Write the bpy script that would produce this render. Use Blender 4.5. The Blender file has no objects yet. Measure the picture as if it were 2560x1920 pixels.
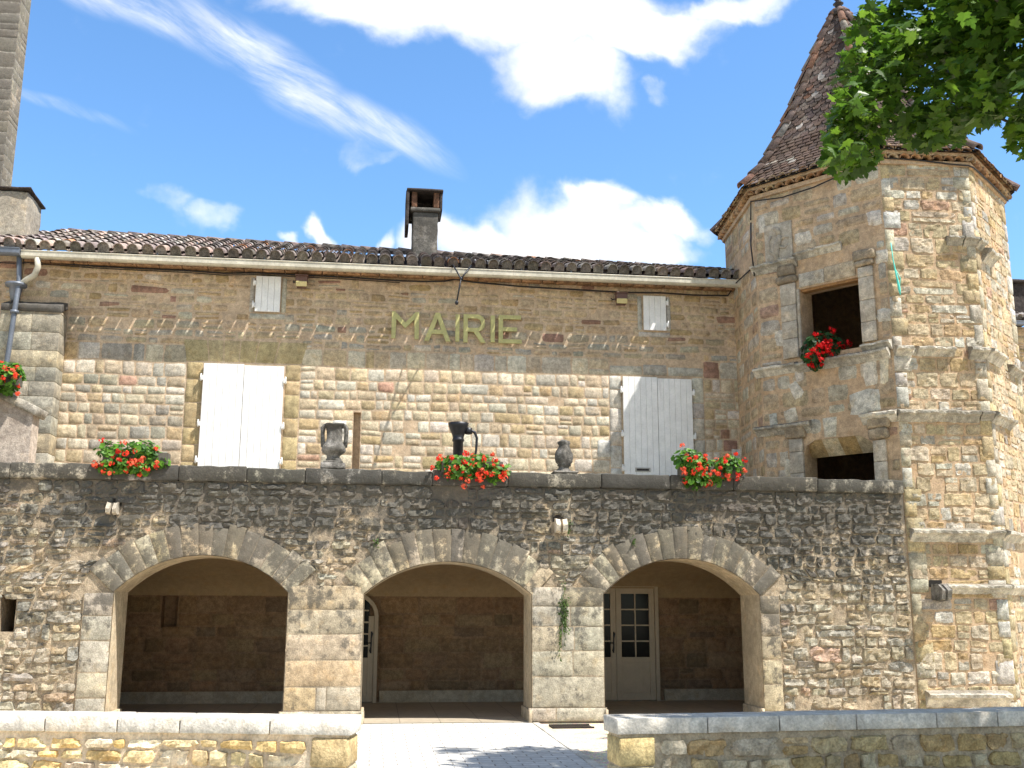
import bpy, bmesh, math, random
from mathutils import Vector, Matrix, noise
from mathutils.geometry import tessellate_polygon
R = math.radians
rnd = random.Random(7)
scene = bpy.context.scene
COL = scene.collection

# ------------------------------------------------------------------ camera
YAW, PITCH, ROLL, FPX = R(7.08), R(12.0), R(.185), 2665.0
EYE = Vector((0, 0, 1.62))
FWD = Vector((math.sin(YAW)*math.cos(PITCH), math.cos(YAW)*math.cos(PITCH), math.sin(PITCH)))
_r = Vector((math.cos(YAW), -math.sin(YAW), 0)); _u = _r.cross(FWD)
RGT = _r*math.cos(ROLL) + _u*math.sin(ROLL); UPV = RGT.cross(FWD)
cam_d = bpy.data.cameras.new('camera'); cam = bpy.data.objects.new('camera', cam_d); COL.objects.link(cam)
cam_d.sensor_width = 36; cam_d.lens = FPX/2560*36; cam_d.clip_start = .05; cam_d.clip_end = 2000
M3 = Matrix((RGT, UPV, -FWD)).transposed()
cam.matrix_world = Matrix.Translation(EYE) @ M3.to_4x4()
scene.camera = cam
def ray(x, y): return FWD + RGT*((x-1280)/FPX) - UPV*((y-960)/FPX)      # survey helper: sight line through a photo point
def aY(x, y, Y): d = ray(x, y); return EYE + d*(Y/d.y)                   # ... met with the plane Y
def aZ(x, y, Z): d = ray(x, y); return EYE + d*((Z-EYE.z)/d.z)           # ... met with the level Z
def proj(p):
    d = Vector(p)-EYE; z = d.dot(FWD)
    return (1280+FPX*d.dot(RGT)/z, 960-FPX*d.dot(UPV)/z) if z > .1 else (-9e9, -9e9)

# ------------------------------------------------------------------ light
SUN = Vector((.49, -.335, 1)).normalized()
sun_d = bpy.data.lights.new('sun', 'SUN'); sun = bpy.data.objects.new('sun', sun_d); COL.objects.link(sun)
sun_d.energy = 4.9; sun_d.angle = R(.53); sun_d.color = (1, .96, .905)
sun.rotation_euler = (-SUN).to_track_quat('-Z', 'Y').to_euler(); sun.location = (20, -10, 40)
scene.view_settings.view_transform = 'Standard'; scene.view_settings.look = 'None'
scene.view_settings.exposure = .9; scene.view_settings.gamma = 1
scene.render.engine = 'CYCLES'

class NT:
    """small node-tree writer"""
    def __init__(s, nt): s.nt = nt; nt.nodes.clear()
    def n(s, t, **k):
        nd = s.nt.nodes.new(t)
        for a, v in k.items():
            if a.startswith('i_'):
                key = a[2:]; key = int(key) if key.isdigit() else key.replace('_', ' ')
                s.put(nd.inputs[key], v)
            else: setattr(nd, a, v)
        return nd
    def put(s, sock, v):
        if isinstance(v, bpy.types.NodeSocket): s.nt.links.new(v, sock)
        else:
            if sock.type == 'RGBA' and len(v) == 3: v = (*v, 1)
            sock.default_value = v
    def math(s, op, a, b=0.0, c=None, clamp=False):
        nd = s.n('ShaderNodeMath', operation=op, use_clamp=clamp); s.put(nd.inputs[0], a); s.put(nd.inputs[1], b)
        if c is not None: s.put(nd.inputs[2], c)
        return nd.outputs[0]
    def vec(s, op, a, b=None):
        nd = s.n('ShaderNodeVectorMath', operation=op); s.put(nd.inputs[0], a)
        if b is not None: s.put(nd.inputs[1], b)
        return nd.outputs['Value'] if op == 'LENGTH' else nd.outputs[0]
    def mix(s, f, a, b, mode='MIX'):
        nd = s.n('ShaderNodeMixRGB', blend_type=mode); s.put(nd.inputs[0], f); s.put(nd.inputs[1], a); s.put(nd.inputs[2], b)
        return nd.outputs[0]
    def noise(s, v, sc, det=4, rough=.55, dist=0):
        nd = s.n('ShaderNodeTexNoise'); s.put(nd.inputs['Vector'], v); nd.inputs['Scale'].default_value = sc
        nd.inputs['Detail'].default_value = det; nd.inputs['Roughness'].default_value = rough; nd.inputs['Distortion'].default_value = dist
        return nd.outputs[0]
    def ramp(s, v, a, b, lo=0., hi=1., smooth=True):
        nd = s.n('ShaderNodeMapRange', interpolation_type='SMOOTHSTEP' if smooth else 'LINEAR')
        s.put(nd.inputs[0], v)
        for k, x in zip((1, 2, 3, 4), (a, b, lo, hi)): nd.inputs[k].default_value = x
        return nd.outputs[0]
    def mapv(s, v, scale=(1, 1, 1), loc=(0, 0, 0)):
        nd = s.n('ShaderNodeMapping'); s.put(nd.inputs[0], v); nd.inputs['Scale'].default_value = scale; nd.inputs['Location'].default_value = loc
        return nd.outputs[0]

# ---- sky: Nishita with clouds laid out by compass direction (u = x/y, v = z/y of the sight line)
world = bpy.data.worlds.new('World'); scene.world = world; world.use_nodes = True
w = NT(world.node_tree)
sky = w.n('ShaderNodeTexSky', sky_type='NISHITA', sun_disc=False, sun_elevation=math.asin(SUN.z),
          sun_rotation=math.atan2(SUN.x, SUN.y), altitude=100, air_density=1.0, dust_density=.35, ozone_density=2.2)
gen = w.n('ShaderNodeTexCoord').outputs['Generated']
sep = w.n('ShaderNodeSeparateXYZ', i_0=gen)
ysafe = w.math('MAXIMUM', sep.outputs[1], .05)
uu = w.math('DIVIDE', sep.outputs[0], ysafe); vv = w.math('DIVIDE', sep.outputs[2], ysafe)
uv0 = w.n('ShaderNodeCombineXYZ', i_0=uu, i_1=vv).outputs[0]
def warp(v, amp, sc, det):
    nd = w.n('ShaderNodeTexNoise', i_Vector=v, i_Scale=sc, i_Detail=det)
    return w.vec('ADD', v, w.vec('MULTIPLY', w.vec('SUBTRACT', nd.outputs['Color'], (.5, .5, .5)), (amp, amp, 0)))
uvw = warp(warp(uv0, .16, 4.5, 2), .075, 16, 6)
def blob(v, x, y, rx, ry, rot=0, wt=1.0):
    d = ray(x, y); k = 1/FPX*1.08
    m = w.n('ShaderNodeMapping', vector_type='TEXTURE', i_Vector=v)
    m.inputs['Location'].default_value = (d.x/d.y, d.z/d.y, 0); m.inputs['Rotation'].default_value = (0, 0, -R(rot))
    m.inputs['Scale'].default_value = (rx*k, ry*k, 1)
    return w.math('MULTIPLY', w.ramp(w.vec('LENGTH', m.outputs[0]), 1.15, .3), wt)
def blobs(v, lst):
    o = None
    for b in lst:
        k = blob(v, *b); o = k if o is None else w.math('MAXIMUM', o, k)
    return o
cum = blobs(uvw, [(1260, -20, 660, 175, 0), (960, -20, 330, 190, 0), (1410, 150, 235, 150, 8), (1600, 40, 300, 110, -10), (1850, 0, 240, 70, -10, .75),
                  (1380, 570, 240, 150, 5), (1620, 560, 170, 80, 0, .95), (1220, 610, 150, 100, 0), (1460, 490, 120, 85, 0), (1530, 630, 260, 70, 0, .9), (1130, 600, 110, 70, 0, .8),
                  (790, 575, 70, 40, 30, .8), (690, 595, 45, 25, 0, .62), (980, 600, 60, 30, 0, .6), (500, 545, 95, 50, 0, .45), (400, 490, 90, 40, 10, .3), (1680, 195, 60, 34, 20, .38), (940, 405, 110, 28, 0, .3), (-400, 300, 260, 110, 0), (-1100, 500, 500, 160, 0), (2900, 250, 300, 120, 0, .9), (3700, 500, 500, 150, 0)])
fine = w.noise(uv0, 22, 7, .6)
dens = w.ramp(w.math('ADD', cum, w.math('MULTIPLY', w.math('SUBTRACT', fine, .5), .8)), .08, 1.05)
stv = w.n('ShaderNodeMapping', vector_type='TEXTURE', i_Vector=warp(uv0, .05, 5, 3))
stv.inputs['Rotation'].default_value = (0, 0, -R(33)); stv.inputs['Scale'].default_value = (1, .2, 1)
streak = w.noise(stv.outputs[0], 9, 7, .65)
uvc = warp(uv0, .05, 6, 3)
cir = blobs(uvc, [(420, 40, 420, 60, 24, .75), (700, 170, 380, 75, 34, .95), (940, 300, 230, 60, 30, .9), (1060, 350, 130, 45, 40, .6), (160, 250, 190, 20, 20, .4), (260, -10, 240, 45, 18, .6)])
cird = w.math('MULTIPLY', cir, w.ramp(streak, .22, .85), clamp=True)
front = w.ramp(sep.outputs[1], .06, .2)
mask = w.math('MULTIPLY', w.math('MAXIMUM', dens, w.math('MULTIPLY', cird, .92)), front, clamp=True)
hsv = w.n('ShaderNodeHueSaturation', i_Saturation=1.1, i_Value=1.0, i_Color=sky.outputs[0])
blue = w.mix(1.0, hsv.outputs[0], (1.2, 1.42, 1.52), 'MULTIPLY')
# unseen broken cloud overhead and behind the viewer, added to whiten fill light
away = w.math('MAXIMUM', w.ramp(sep.outputs[2], .66, .8), w.ramp(sep.outputs[1], .3, .05))
over = w.math('MULTIPLY', w.ramp(w.noise(gen, 2.6, 6, .6), .40, .60, 0, .8), w.math('MULTIPLY', away, w.ramp(sep.outputs[2], -.02, .1)))
mask = w.math('MAXIMUM', mask, over)
csh = w.ramp(w.noise(uvw, 7, 4), .3, .7, .86, 1.0)
cloudc = w.mix(1.0, w.mix(away, (7.6, 7.6, 7.6), (4.6, 4.42, 4.15)), csh, 'MULTIPLY')
bg = w.n('ShaderNodeBackground', i_Color=w.mix(mask, blue, cloudc), i_Strength=.1)
w.n('ShaderNodeOutputWorld', i_Surface=bg.outputs[0])

# ------------------------------------------------------------------ materials
MATS = {}
def new_mat(name):
    m = bpy.data.materials.new(name); m.use_nodes = True; MATS[name] = m
    return m, NT(m.node_tree)
def finish(t, col, rough=.9, bump=None, bstr=.4, bdist=.02, spec=.25, metal=0.0, transl=0.0, coat=0.0):
    p = t.n('ShaderNodeBsdfPrincipled'); t.put(p.inputs['Base Color'], col); t.put(p.inputs['Roughness'], rough)
    p.inputs['Specular IOR Level'].default_value = spec; p.inputs['Metallic'].default_value = metal
    if bump is not None:
        b = t.n('ShaderNodeBump', i_Strength=bstr, i_Distance=bdist, i_Height=bump); t.put(p.inputs['Normal'], b.outputs[0])
    sh = p.outputs[0]
    if transl:
        tr = t.n('ShaderNodeBsdfTranslucent', i_Color=col); mx = t.n('ShaderNodeMixShader', i_0=transl, i_1=sh, i_2=tr.outputs[0]); sh = mx.outputs[0]
    t.n('ShaderNodeOutputMaterial', i_Surface=sh)
def pos(t): return t.n('ShaderNodeNewGeometry').outputs['Position']
def stone_mat(name, base=None, stain=None, stain_amt=.9, lichen=.0, bstr=.5, var=1.0, streak=0.0, mott=1.25, dark=(.05, .047, .04), fine=1.0):
    """weathered stone: colour of each block from the attribute Col (or base); stain = (z0, z1) height band in which black lichen gains hold"""
    m, t = new_mat(name); P = pos(t)
    c = t.n('ShaderNodeAttribute', attribute_name='Col').outputs['Color'] if base is None else t.mix(0., base, base)
    n1 = t.noise(P, 2.2, 5); n2 = t.noise(P, 11, 5, .65); n3 = t.noise(P, 55, 4, .6)
    c = t.mix(1., c, t.ramp(n1, .3, .7, 1-.17*var, 1+.14*var), 'MULTIPLY')
    c = t.mix(1., c, t.ramp(n2, .32, .68, 1-.27*var, 1+.16*var), 'MULTIPLY')
    c = t.mix(1., c, t.ramp(n3, .3, .7, 1-.25*var, 1+.15*var), 'MULTIPLY')
    warm = t.ramp(t.noise(t.mapv(P, (1, 1, 1), (7, 3, 1)), 5.5, 4), .52, .72, 0, .35)
    c = t.mix(warm, c, t.mix(1., c, (1.12, .92, .66), 'MULTIPLY'))
    pits = t.ramp(t.noise(P, 26, 3, .7), .66, .74, 0, .45)
    c = t.mix(pits, c, t.mix(1., c, (.45, .42, .38), 'MULTIPLY'))
    if stain:
        z = t.n('ShaderNodeSeparateXYZ', i_0=P).outputs[2]
        f = t.ramp(z, stain[0], stain[1], 0, 1, False)
        f = t.math('ADD', f, t.math('MULTIPLY', t.math('SUBTRACT', t.noise(P, .9, 4), .5), 1.5))
        f = t.math('ADD', f, t.math('MULTIPLY', t.math('SUBTRACT', t.noise(P, 6, 6, .7), .5), mott))
        f = t.math('ADD', f, t.math('MULTIPLY', t.math('SUBTRACT', t.noise(P, 40, 3, .7), .5), .5))
        if streak: f = t.math('ADD', f, t.math('MULTIPLY', t.math('SUBTRACT', t.noise(t.mapv(P, (7, 7, .5)), 1, 3), .5), streak))
        f = t.math('MULTIPLY', t.ramp(f, .38, .85), stain_amt)
        c = t.mix(f, c, dark)
    if lichen:
        l = t.ramp(t.noise(P, 13, 5, .75), .66, .72, 0, lichen)
        c = t.mix(l, c, (.5, .49, .44))
        l2 = t.ramp(t.noise(t.mapv(P, (1, 1, 1), (3, 9, 4)), 5, 5, .7), .69, .75, 0, lichen*.6)
        c = t.mix(l2, c, (.33, .2, .05))
    h = t.math('ADD', t.math('MULTIPLY', n2, .7), t.math('ADD', t.math('MULTIPLY', n3, .35*fine), t.math('MULTIPLY', pits, -.5)))
    finish(t, c, .93, h, bstr, .03, .15)
    return m
def flat_mat(name, col, rough=.6, var=.12, sc=9, bstr=.15, spec=.4, metal=0., transl=0., attr=False, dirt=0.):
    m, t = new_mat(name); P = pos(t)
    c = t.n('ShaderNodeAttribute', attribute_name='Col').outputs['Color'] if attr else col
    n = t.noise(P, sc, 5); n2 = t.noise(P, sc*7, 3)
    c = t.mix(1., c, t.ramp(n, .3, .7, 1-var, 1+var*.7), 'MULTIPLY'); c = t.mix(1., c, t.ramp(n2, .3, .7, 1-var*.7, 1+var*.5), 'MULTIPLY')
    if dirt:
        c = t.mix(t.ramp(t.noise(t.mapv(P, (6, 6, .7)), 1, 5, .7), .55, .75, 0, dirt), c, (.12, .10, .08))
    finish(t, c, rough, n2, bstr, .01, spec, metal, transl)
    return m
stone_mat('facade_stone', var=1.0, bstr=.55, lichen=.12)
stone_mat('facade_mortar', base=(.51, .385, .26), var=.7, bstr=.5)
stone_mat('arcade_stone', stain=(.3, 3.2), stain_amt=.9, lichen=.4, bstr=.85, streak=.5, dark=(.075, .071, .062), mott=2.0)
stone_mat('arcade_mortar', base=(.39, .31, .215), stain=(1.5, 3.7), stain_amt=.8, bstr=.8, var=1.2, dark=(.085, .078, .066))
stone_mat('coping_stone', mott=1.9, stain=(1.7, 3.9), stain_amt=.92, lichen=.55, bstr=.7, streak=.9)
stone_mat('voussoir_stone', stain=(-.5, 3.1), stain_amt=.8, dark=(.085, .078, .065), mott=2.6, lichen=.08, bstr=.5, streak=1.0)
stone_mat('tower_stone', var=1.15, bstr=.7, lichen=.15)
stone_mat('tower_mortar', base=(.50, .36, .23), var=.8, bstr=.6)
stone_mat('cornice_stone', stain=(-32, 30), stain_amt=.55, lichen=.5, bstr=.8, dark=(.07, .065, .055))
stone_mat('white_stone', base=(.64, .56, .44), var=.8, bstr=.35, stain=(-48, 30), stain_amt=.4)
stone_mat('urn_stone', base=(.27, .25, .22), stain=(-12, 14), stain_amt=.85, lichen=.7, bstr=.9)
stone_mat('chimney_stone', base=(.24, .22, .19), stain=(-14, 16), stain_amt=.8, lichen=.6, bstr=.8)
stone_mat('dark_cap', base=(.06, .05, .045), var=1.3, bstr=.9, lichen=.25)
stone_mat('wall_stone', var=1.1, bstr=.7)
stone_mat('wall_mortar', base=(.60, .49, .35), var=.8, bstr=.6)
stone_mat('wall_mortar_brown_shaded', base=(.40, .33, .23), var=.9, bstr=.6)  # darker twin of the wall mortar, with tree shade put into its colour
stone_mat('wall_coping', base=(.66, .61, .52), var=.75, bstr=.5, stain=(-30, 25), stain_amt=.3)
stone_mat('render_plaster', base=(.47, .41, .32), var=1.0, bstr=.5, stain=(-10, 14), stain_amt=.35)
stone_mat('pink_plaster', base=(.50, .42, .34), var=1.2, bstr=.5, stain=(-6, 12), stain_amt=.35, dark=(.2, .15, .12))
stone_mat('vault_plaster', base=(.38, .27, .15), var=.35, bstr=.15)
stone_mat('jamb_stone', base=(.55, .45, .31), var=.8, bstr=.4, stain=(-30, 25), stain_amt=.4, dark=(.2, .16, .11))
stone_mat('church_stone', var=1.2, bstr=.6, stain=(-20, 20), stain_amt=.8, dark=(.11, .10, .085))
stone_mat('church_mortar', base=(.26, .235, .2), var=1.2, bstr=.6)
stone_mat('plinth_stone', base=(.42, .35, .25), var=.7, bstr=.3)
stone_mat('buttress_stone', var=1.1, bstr=.6, stain=(-24, 26), stain_amt=.42, dark=(.13, .12, .10), mott=1.8)
stone_mat('post_clay', base=(.17, .09, .055), var=1.3, bstr=.5)
stone_mat('ring_mortar', base=(.36, .29, .2), stain=(.5, 3.6), stain_amt=.7, dark=(.09, .08, .065), bstr=.4)
stone_mat('inner_stone', var=.9, bstr=.4)
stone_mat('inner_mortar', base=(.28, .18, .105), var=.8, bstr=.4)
stone_mat('roof_tile', var=1.5, bstr=.6, lichen=.35)
stone_mat('tower_tile', var=1.1, bstr=.6, lichen=.3)
stone_mat('terracotta', base=(.40, .22, .11), var=1.2, bstr=.4)
stone_mat('cornice_brick', base=(.36, .21, .11), var=1.6, bstr=.6)
flat_mat('white_paint', (.76, .75, .71), .5, .08, 5, .08, dirt=.22)
flat_mat('cream_paint', (.48, .38, .26), .45, .06, 5, .05)
flat_mat('gutter_paint', (.50, .46, .36), .5, .16, 3, .05, dirt=.5)
flat_mat('zinc', (.13, .145, .17), .45, .15, 6, .05, .5, .2)
flat_mat('iron', (.018, .019, .023), .4, .25, 20, .25, .5, .3)
flat_mat('rust_iron', (.035, .025, .02), .7, .4, 25, .4)
flat_mat('cable_black', (.015, .013, .012), .6, .1)
flat_mat('brass', (.46, .42, .17), .5, .16, 5, .08, .4, .25)
flat_mat('lamp_brown', (.13, .07, .055), .5, .1)
flat_mat('lamp_glass', (.55, .47, .22), .2, .1, 10, .02, .6)
flat_mat('dark_inside', (.02, .016, .012), .9, .2)
flat_mat('wood', (.30, .16, .06), .7, .3, 14, .3)
flat_mat('twine', (.10, .62, .52), .7, .1)
flat_mat('maple_leaf', None, .42, .12, 6, .05, .4, 0, .52, attr=True)
flat_mat('bark', (.11, .09, .07), .9, .3, 12, .6)
flat_mat('geranium_leaf', None, .5, .15, 20, .05, .3, 0, .35, attr=True)
flat_mat('petal', None, .55, .08, 30, .0, .2, 0, .3, attr=True)
flat_mat('planter', (.10, .09, .07), .8, .2)
flat_mat('soil', (.05, .035, .025), .95, .3)
flat_mat('pane', (.010, .010, .010), .12, .1, 3, .0, .12)
flat_mat('steel', (.4, .38, .34), .4, .1, 8, .05, .5, .6)
def ground_mats():
    m, t = new_mat('gravel'); P = pos(t)
    v = t.n('ShaderNodeTexVoronoi', i_Vector=P, i_Scale=45)
    c = t.mix(1., (.58, .50, .37), t.ramp(t.noise(P, 3, 5), .3, .7, .85, 1.1), 'MULTIPLY')
    c = t.mix(1., c, t.ramp(v.outputs['Distance'], 0, .8, .7, 1.15), 'MULTIPLY'); c = t.mix(.35, c, t.mix(1., c, v.outputs['Color'], 'OVERLAY'))
    finish(t, c, .95, v.outputs['Distance'], .5, .02, .1)
    m, t = new_mat('paving'); P = pos(t)
    wv = t.vec('ADD', P, t.vec('MULTIPLY', t.n('ShaderNodeTexNoise', i_Vector=P, i_Scale=3.).outputs['Color'], (.05, .05, 0)))
    b = t.n('ShaderNodeTexBrick', i_Vector=wv, i_Scale=1., i_Color1=(.60, .58, .53), i_Color2=(.52, .50, .45), i_Mortar=(.30, .27, .23))
    for k, x in (('Mortar Size', .010), ('Brick Width', .30), ('Row Height', .15), ('Mortar Smooth', .4), ('Bias', 0.)): b.inputs[k].default_value = x
    n = t.noise(P, 14, 5); c = t.mix(1., b.outputs[0], t.ramp(n, .3, .7, .88, 1.08), 'MULTIPLY')
    c = t.mix(t.ramp(t.noise(P, 5, 6, .75), .63, .72, 0, .5), c, (.30, .27, .23))
    finish(t, c, .85, t.math('SUBTRACT', n, t.math('MULTIPLY', b.outputs['Fac'], .6)), .35, .015, .2)
    m, t = new_mat('floor_slab'); P = pos(t)
    b = t.n('ShaderNodeTexBrick', i_Vector=t.mapv(P, (1, 1, 1), (.2, .1, 0)), i_Scale=1., i_Color1=(.40, .34, .26), i_Color2=(.36, .31, .23), i_Mortar=(.2, .17, .13))
    b.offset = 0
    for k, x in (('Mortar Size', .006), ('Brick Width', .6), ('Row Height', .6)): b.inputs[k].default_value = x
    n = t.noise(P, 8, 5); finish(t, t.mix(1., b.outputs[0], t.ramp(n, .3, .7, .88, 1.08), 'MULTIPLY'), .6, n, .1, .01, .3)
ground_mats()

# ------------------------------------------------------------------ mesh helpers
class MB:
    def __init__(s): s.v = []; s.f = []; s.m = []; s.c = []; s.sm = []; s.col = (.4, .35, .25); s.mi = 0
    def vert(s, p, c=None): s.v.append(tuple(p)); s.c.append(c or s.col); return len(s.v)-1
    def face(s, ids, smooth=False): s.f.append(tuple(ids)); s.m.append(s.mi); s.sm.append(smooth)
    def poly(s, pts, smooth=False): s.face([s.vert(p) for p in pts], smooth)
    def box(s, x0, x1, y0, y1, z0, z1, M=None):
        P = [Vector((x, y, z)) for z in (z0, z1) for y in (y0, y1) for x in (x0, x1)]
        if M: P = [M @ p for p in P]
        b = [s.vert(p) for p in P]
        for q in ((0, 2, 3, 1), (4, 5, 7, 6), (0, 1, 5, 4), (2, 6, 7, 3), (0, 4, 6, 2), (1, 3, 7, 5)): s.face([b[i] for i in q])
    def rough(s, x0, x1, y0, y1, z0, z1, amp=.012, bev=.02, step=.12, fq=5, M=None):
        """a worn block: subdivided box, eased edges, noise-displaced surface"""
        n = [max(2, min(30, int((b-a)/step)+1)) for a, b in ((x0, x1), (y0, y1), (z0, z1))]
        dims = (x1-x0, y1-y0, z1-z0); o = Vector((x0, y0, z0)); cache = {}
        bev = min(bev, .3*min(dims))
        def val(i, k):
            if i == 0: return 0.
            if i == n[k]: return dims[k]
            if i == 1: return min(bev*1.3, dims[k]/n[k])
            if i == n[k]-1: return dims[k]-min(bev*1.3, dims[k]/n[k])
            return dims[k]*i/n[k]
        def vt(i, j, k):
            key = (i, j, k)
            if key in cache: return cache[key]
            p = [val(i, 0), val(j, 1), val(k, 2)]; e = [q in (0, n[a]) for a, q in enumerate(key)]
            if sum(e) >= 2:
                for a in range(3):
                    if e[a]: p[a] += (bev*.45 if key[a] == 0 else -bev*.45)*(1.3 if sum(e) == 3 else 1)
            q = o+Vector(p); q += noise.noise_vector(q*fq)*amp + noise.noise_vector(q*fq*3.1)*amp*.4
            if M: q = M @ q
            cache[key] = s.vert(q); return cache[key]
        for a, b, c in ((0, 1, 2), (1, 2, 0), (0, 2, 1)):
            for side in (0, n[c]):
                for i in range(n[a]):
                    for j in range(n[b]):
                        q = []
                        for di, dj in ((0, 0), (1, 0), (1, 1), (0, 1)):
                            key = [0, 0, 0]; key[a] = i+di; key[b] = j+dj; key[c] = side; q.append(vt(*key))
                        fl = (side == 0) != (b == 2 and a == 0)
                        s.face(q[::-1] if fl else q, True)
    def prism(s, loops, mapf, d0, d1, sides=True, back=True):
        """outline with holes (2D loops), mapf(u, v, d) -> point"""
        tris = tessellate_polygon([[Vector((p[0], p[1], 0)) for p in l] for l in loops]); flat = [p for l in loops for p in l]
        a = [s.vert(mapf(p[0], p[1], d1)) for p in flat]
        for t in tris: s.face([a[i] for i in t])
        if back:
            b = [s.vert(mapf(p[0], p[1], d0)) for p in flat]
            for t in tris: s.face([b[i] for i in reversed(t)])
        if sides:
            for l in loops:
                for k in range(len(l)):
                    p, q = l[k], l[(k+1) % len(l)]; s.poly([mapf(*p, d0), mapf(*q, d0), mapf(*q, d1), mapf(*p, d1)])
    def tube(s, pts, r, seg=8, smooth=True, cap=True):
        pts = [Vector(p) for p in pts]; rings = []
        rr = r if isinstance(r, (list, tuple)) else [r]*len(pts); ref = None
        for i, p in enumerate(pts):
            t = (pts[min(i+1, len(pts)-1)]-pts[max(i-1, 0)]).normalized()
            if ref is None: ref = Vector((0, 0, 1)) if abs(t.z) < .9 else Vector((1, 0, 0))
            x = t.cross(ref).normalized(); y = x.cross(t); ref = y
            rings.append([s.vert(p+(x*math.cos(a)+y*math.sin(a))*rr[i]) for a in [2*math.pi*k/seg for k in range(seg)]])
        for a, b in zip(rings, rings[1:]):
            for k in range(seg): s.face([a[k], a[(k+1) % seg], b[(k+1) % seg], b[k]], smooth)
        if cap: s.face(rings[0][::-1]); s.face(rings[-1])
    def lathe(s, prof, c, seg=20, jit=0, fq=8, smooth=True):
        rings = []
        for r, z in prof:
            ring = []
            for k in range(seg):
                a = 2*math.pi*k/seg; p = Vector((c[0]+r*math.cos(a), c[1]+r*math.sin(a), c[2]+z))
                if jit: p += noise.noise_vector(p*fq)*jit
                ring.append(s.vert(p))
            rings.append(ring)
        for a, b in zip(rings, rings[1:]):
            for k in range(seg): s.face([a[k], a[(k+1) % seg], b[(k+1) % seg], b[k]], smooth)
        s.face(rings[0][::-1]); s.face(rings[-1])
    def stone(s, q, mapf, prot, rough, col, rd=.35, sd=0, jit=.06, rim=-.012, dome=.12, det=1):
        """one stone filling the quad q (bl, br, tr, tl in u, v), standing a little out of the mortar"""
        w_ = (abs(q[1][0]-q[0][0])+abs(q[2][0]-q[3][0]))/2; h_ = (abs(q[3][1]-q[0][1])+abs(q[2][1]-q[1][1]))/2
        if det == 2:
            S = [-1, -.9]+[-.9+1.8*k/max(2, int(w_/.04)) for k in range(1, max(2, int(w_/.04)))]+[.9, 1]
            T = [-1, -.86]+[-.86+1.72*k/max(2, int(h_/.038)) for k in range(1, max(2, int(h_/.038)))]+[.86, 1]
        else:
            S = (-1, -.93, -.35, .3, .93, 1) if w_ > .2 else (-1, -.89, 0, .89, 1)
            T = (-1, -.9, -.2, .3, .9, 1) if h_ > .16 else (-1, -.86, 0, .86, 1)
        s.col = col; ids = []
        tilt = (rnd.uniform(-1, 1)*.18, rnd.uniform(-1, 1)*.18)
        for t in T:
            row = []
            for x in S:
                a = x*((1-rd)+rd*math.sqrt(max(0, 1-t*t*.5))); b = t*((1-rd)+rd*math.sqrt(max(0, 1-x*x*.5)))
                e = max(abs(x), abs(t)); nz = Vector((x*2.1+sd*3.7, t*1.9-sd*1.3, sd*.77))
                a += noise.noise(nz)*jit*2*e; b += noise.noise(nz+Vector((9, 5, 2)))*jit*3*e
                fu, fv = (a+1)/2, (b+1)/2
                u = (q[0][0]*(1-fu)+q[1][0]*fu)*(1-fv)+(q[3][0]*(1-fu)+q[2][0]*fu)*fv
                v = (q[0][1]*(1-fu)+q[1][1]*fu)*(1-fv)+(q[3][1]*(1-fu)+q[2][1]*fu)*fv
                if e == 1: d = rim
                else:
                    d = prot*(1-dome*e**4+tilt[0]*x+tilt[1]*t)+rough*noise.noise(Vector((u*9, v*9, sd)))+rough*.6*noise.noise(Vector((u*23, v*23, sd)))
                    if det == 2: c_ = noise.cell(Vector((u*11+.4*v*9, v*13, sd))); d += rough*.8*c_
                row.append(s.vert(mapf(u, v, d)))
            ids.append(row)
        for i in range(len(T)-1):
            for j in range(len(S)-1): s.face([ids[i][j], ids[i][j+1], ids[i+1][j+1], ids[i+1][j]], det < 2)
    def build(s, name, mats, parent=None, org=None):
        o_ = Vector(org) if org is not None else (ORG.get(parent.name, Vector()) if parent else Vector())
        me = bpy.data.meshes.new(name)
        me.from_pydata([tuple(Vector(p)-o_) for p in s.v], [], s.f)
        for mt in (mats if isinstance(mats, (list, tuple)) else [mats]): me.materials.append(MATS[mt])
        me.polygons.foreach_set('material_index', s.m); me.polygons.foreach_set('use_smooth', s.sm)
        at = me.color_attributes.new('Col', 'FLOAT_COLOR', 'POINT')
        at.data.foreach_set('color', [x for c in s.c for x in (c[0], c[1], c[2], 1.)])
        me.update(); ob = bpy.data.objects.new(name, me); COL.objects.link(ob)
        if parent: ob.parent = parent
        else: ob.location = o_
        ORG[ob.name] = o_
        return ob
ORG = {}
def tag(o, label=None, cat=None, group=None, kind=None):
    for k, v in (('label', label), ('category', cat), ('group', group), ('kind', kind)):
        if v: o[k] = v
    return o
def thing(name, loc, label, cat, group=None):
    o = bpy.data.objects.new(name, None); COL.objects.link(o); o.location = loc; o.empty_display_size = .2; ORG[o.name] = Vector(loc)
    return tag(o, label, cat, group)
def dressed(o, b, wd=.006):                                   # eased edges
    m = o.modifiers.new('bevel', 'BEVEL'); m.width = wd; m.segments = 2; m.limit_method = 'ANGLE'
    return o
def jitc(c, a=.1, h=.04):
    k = 1+rnd.uniform(-a, a); return (c[0]*k*(1+rnd.uniform(-h, h)), c[1]*k, c[2]*k*(1+rnd.uniform(-h, h)*1.5))
def pick(pal): 
    r_ = rnd.random()*sum(p[0] for p in pal)
    for wgt, c in pal:
        r_ -= wgt
        if r_ <= 0: return jitc(c)
    return jitc(pal[-1][1])
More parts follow.
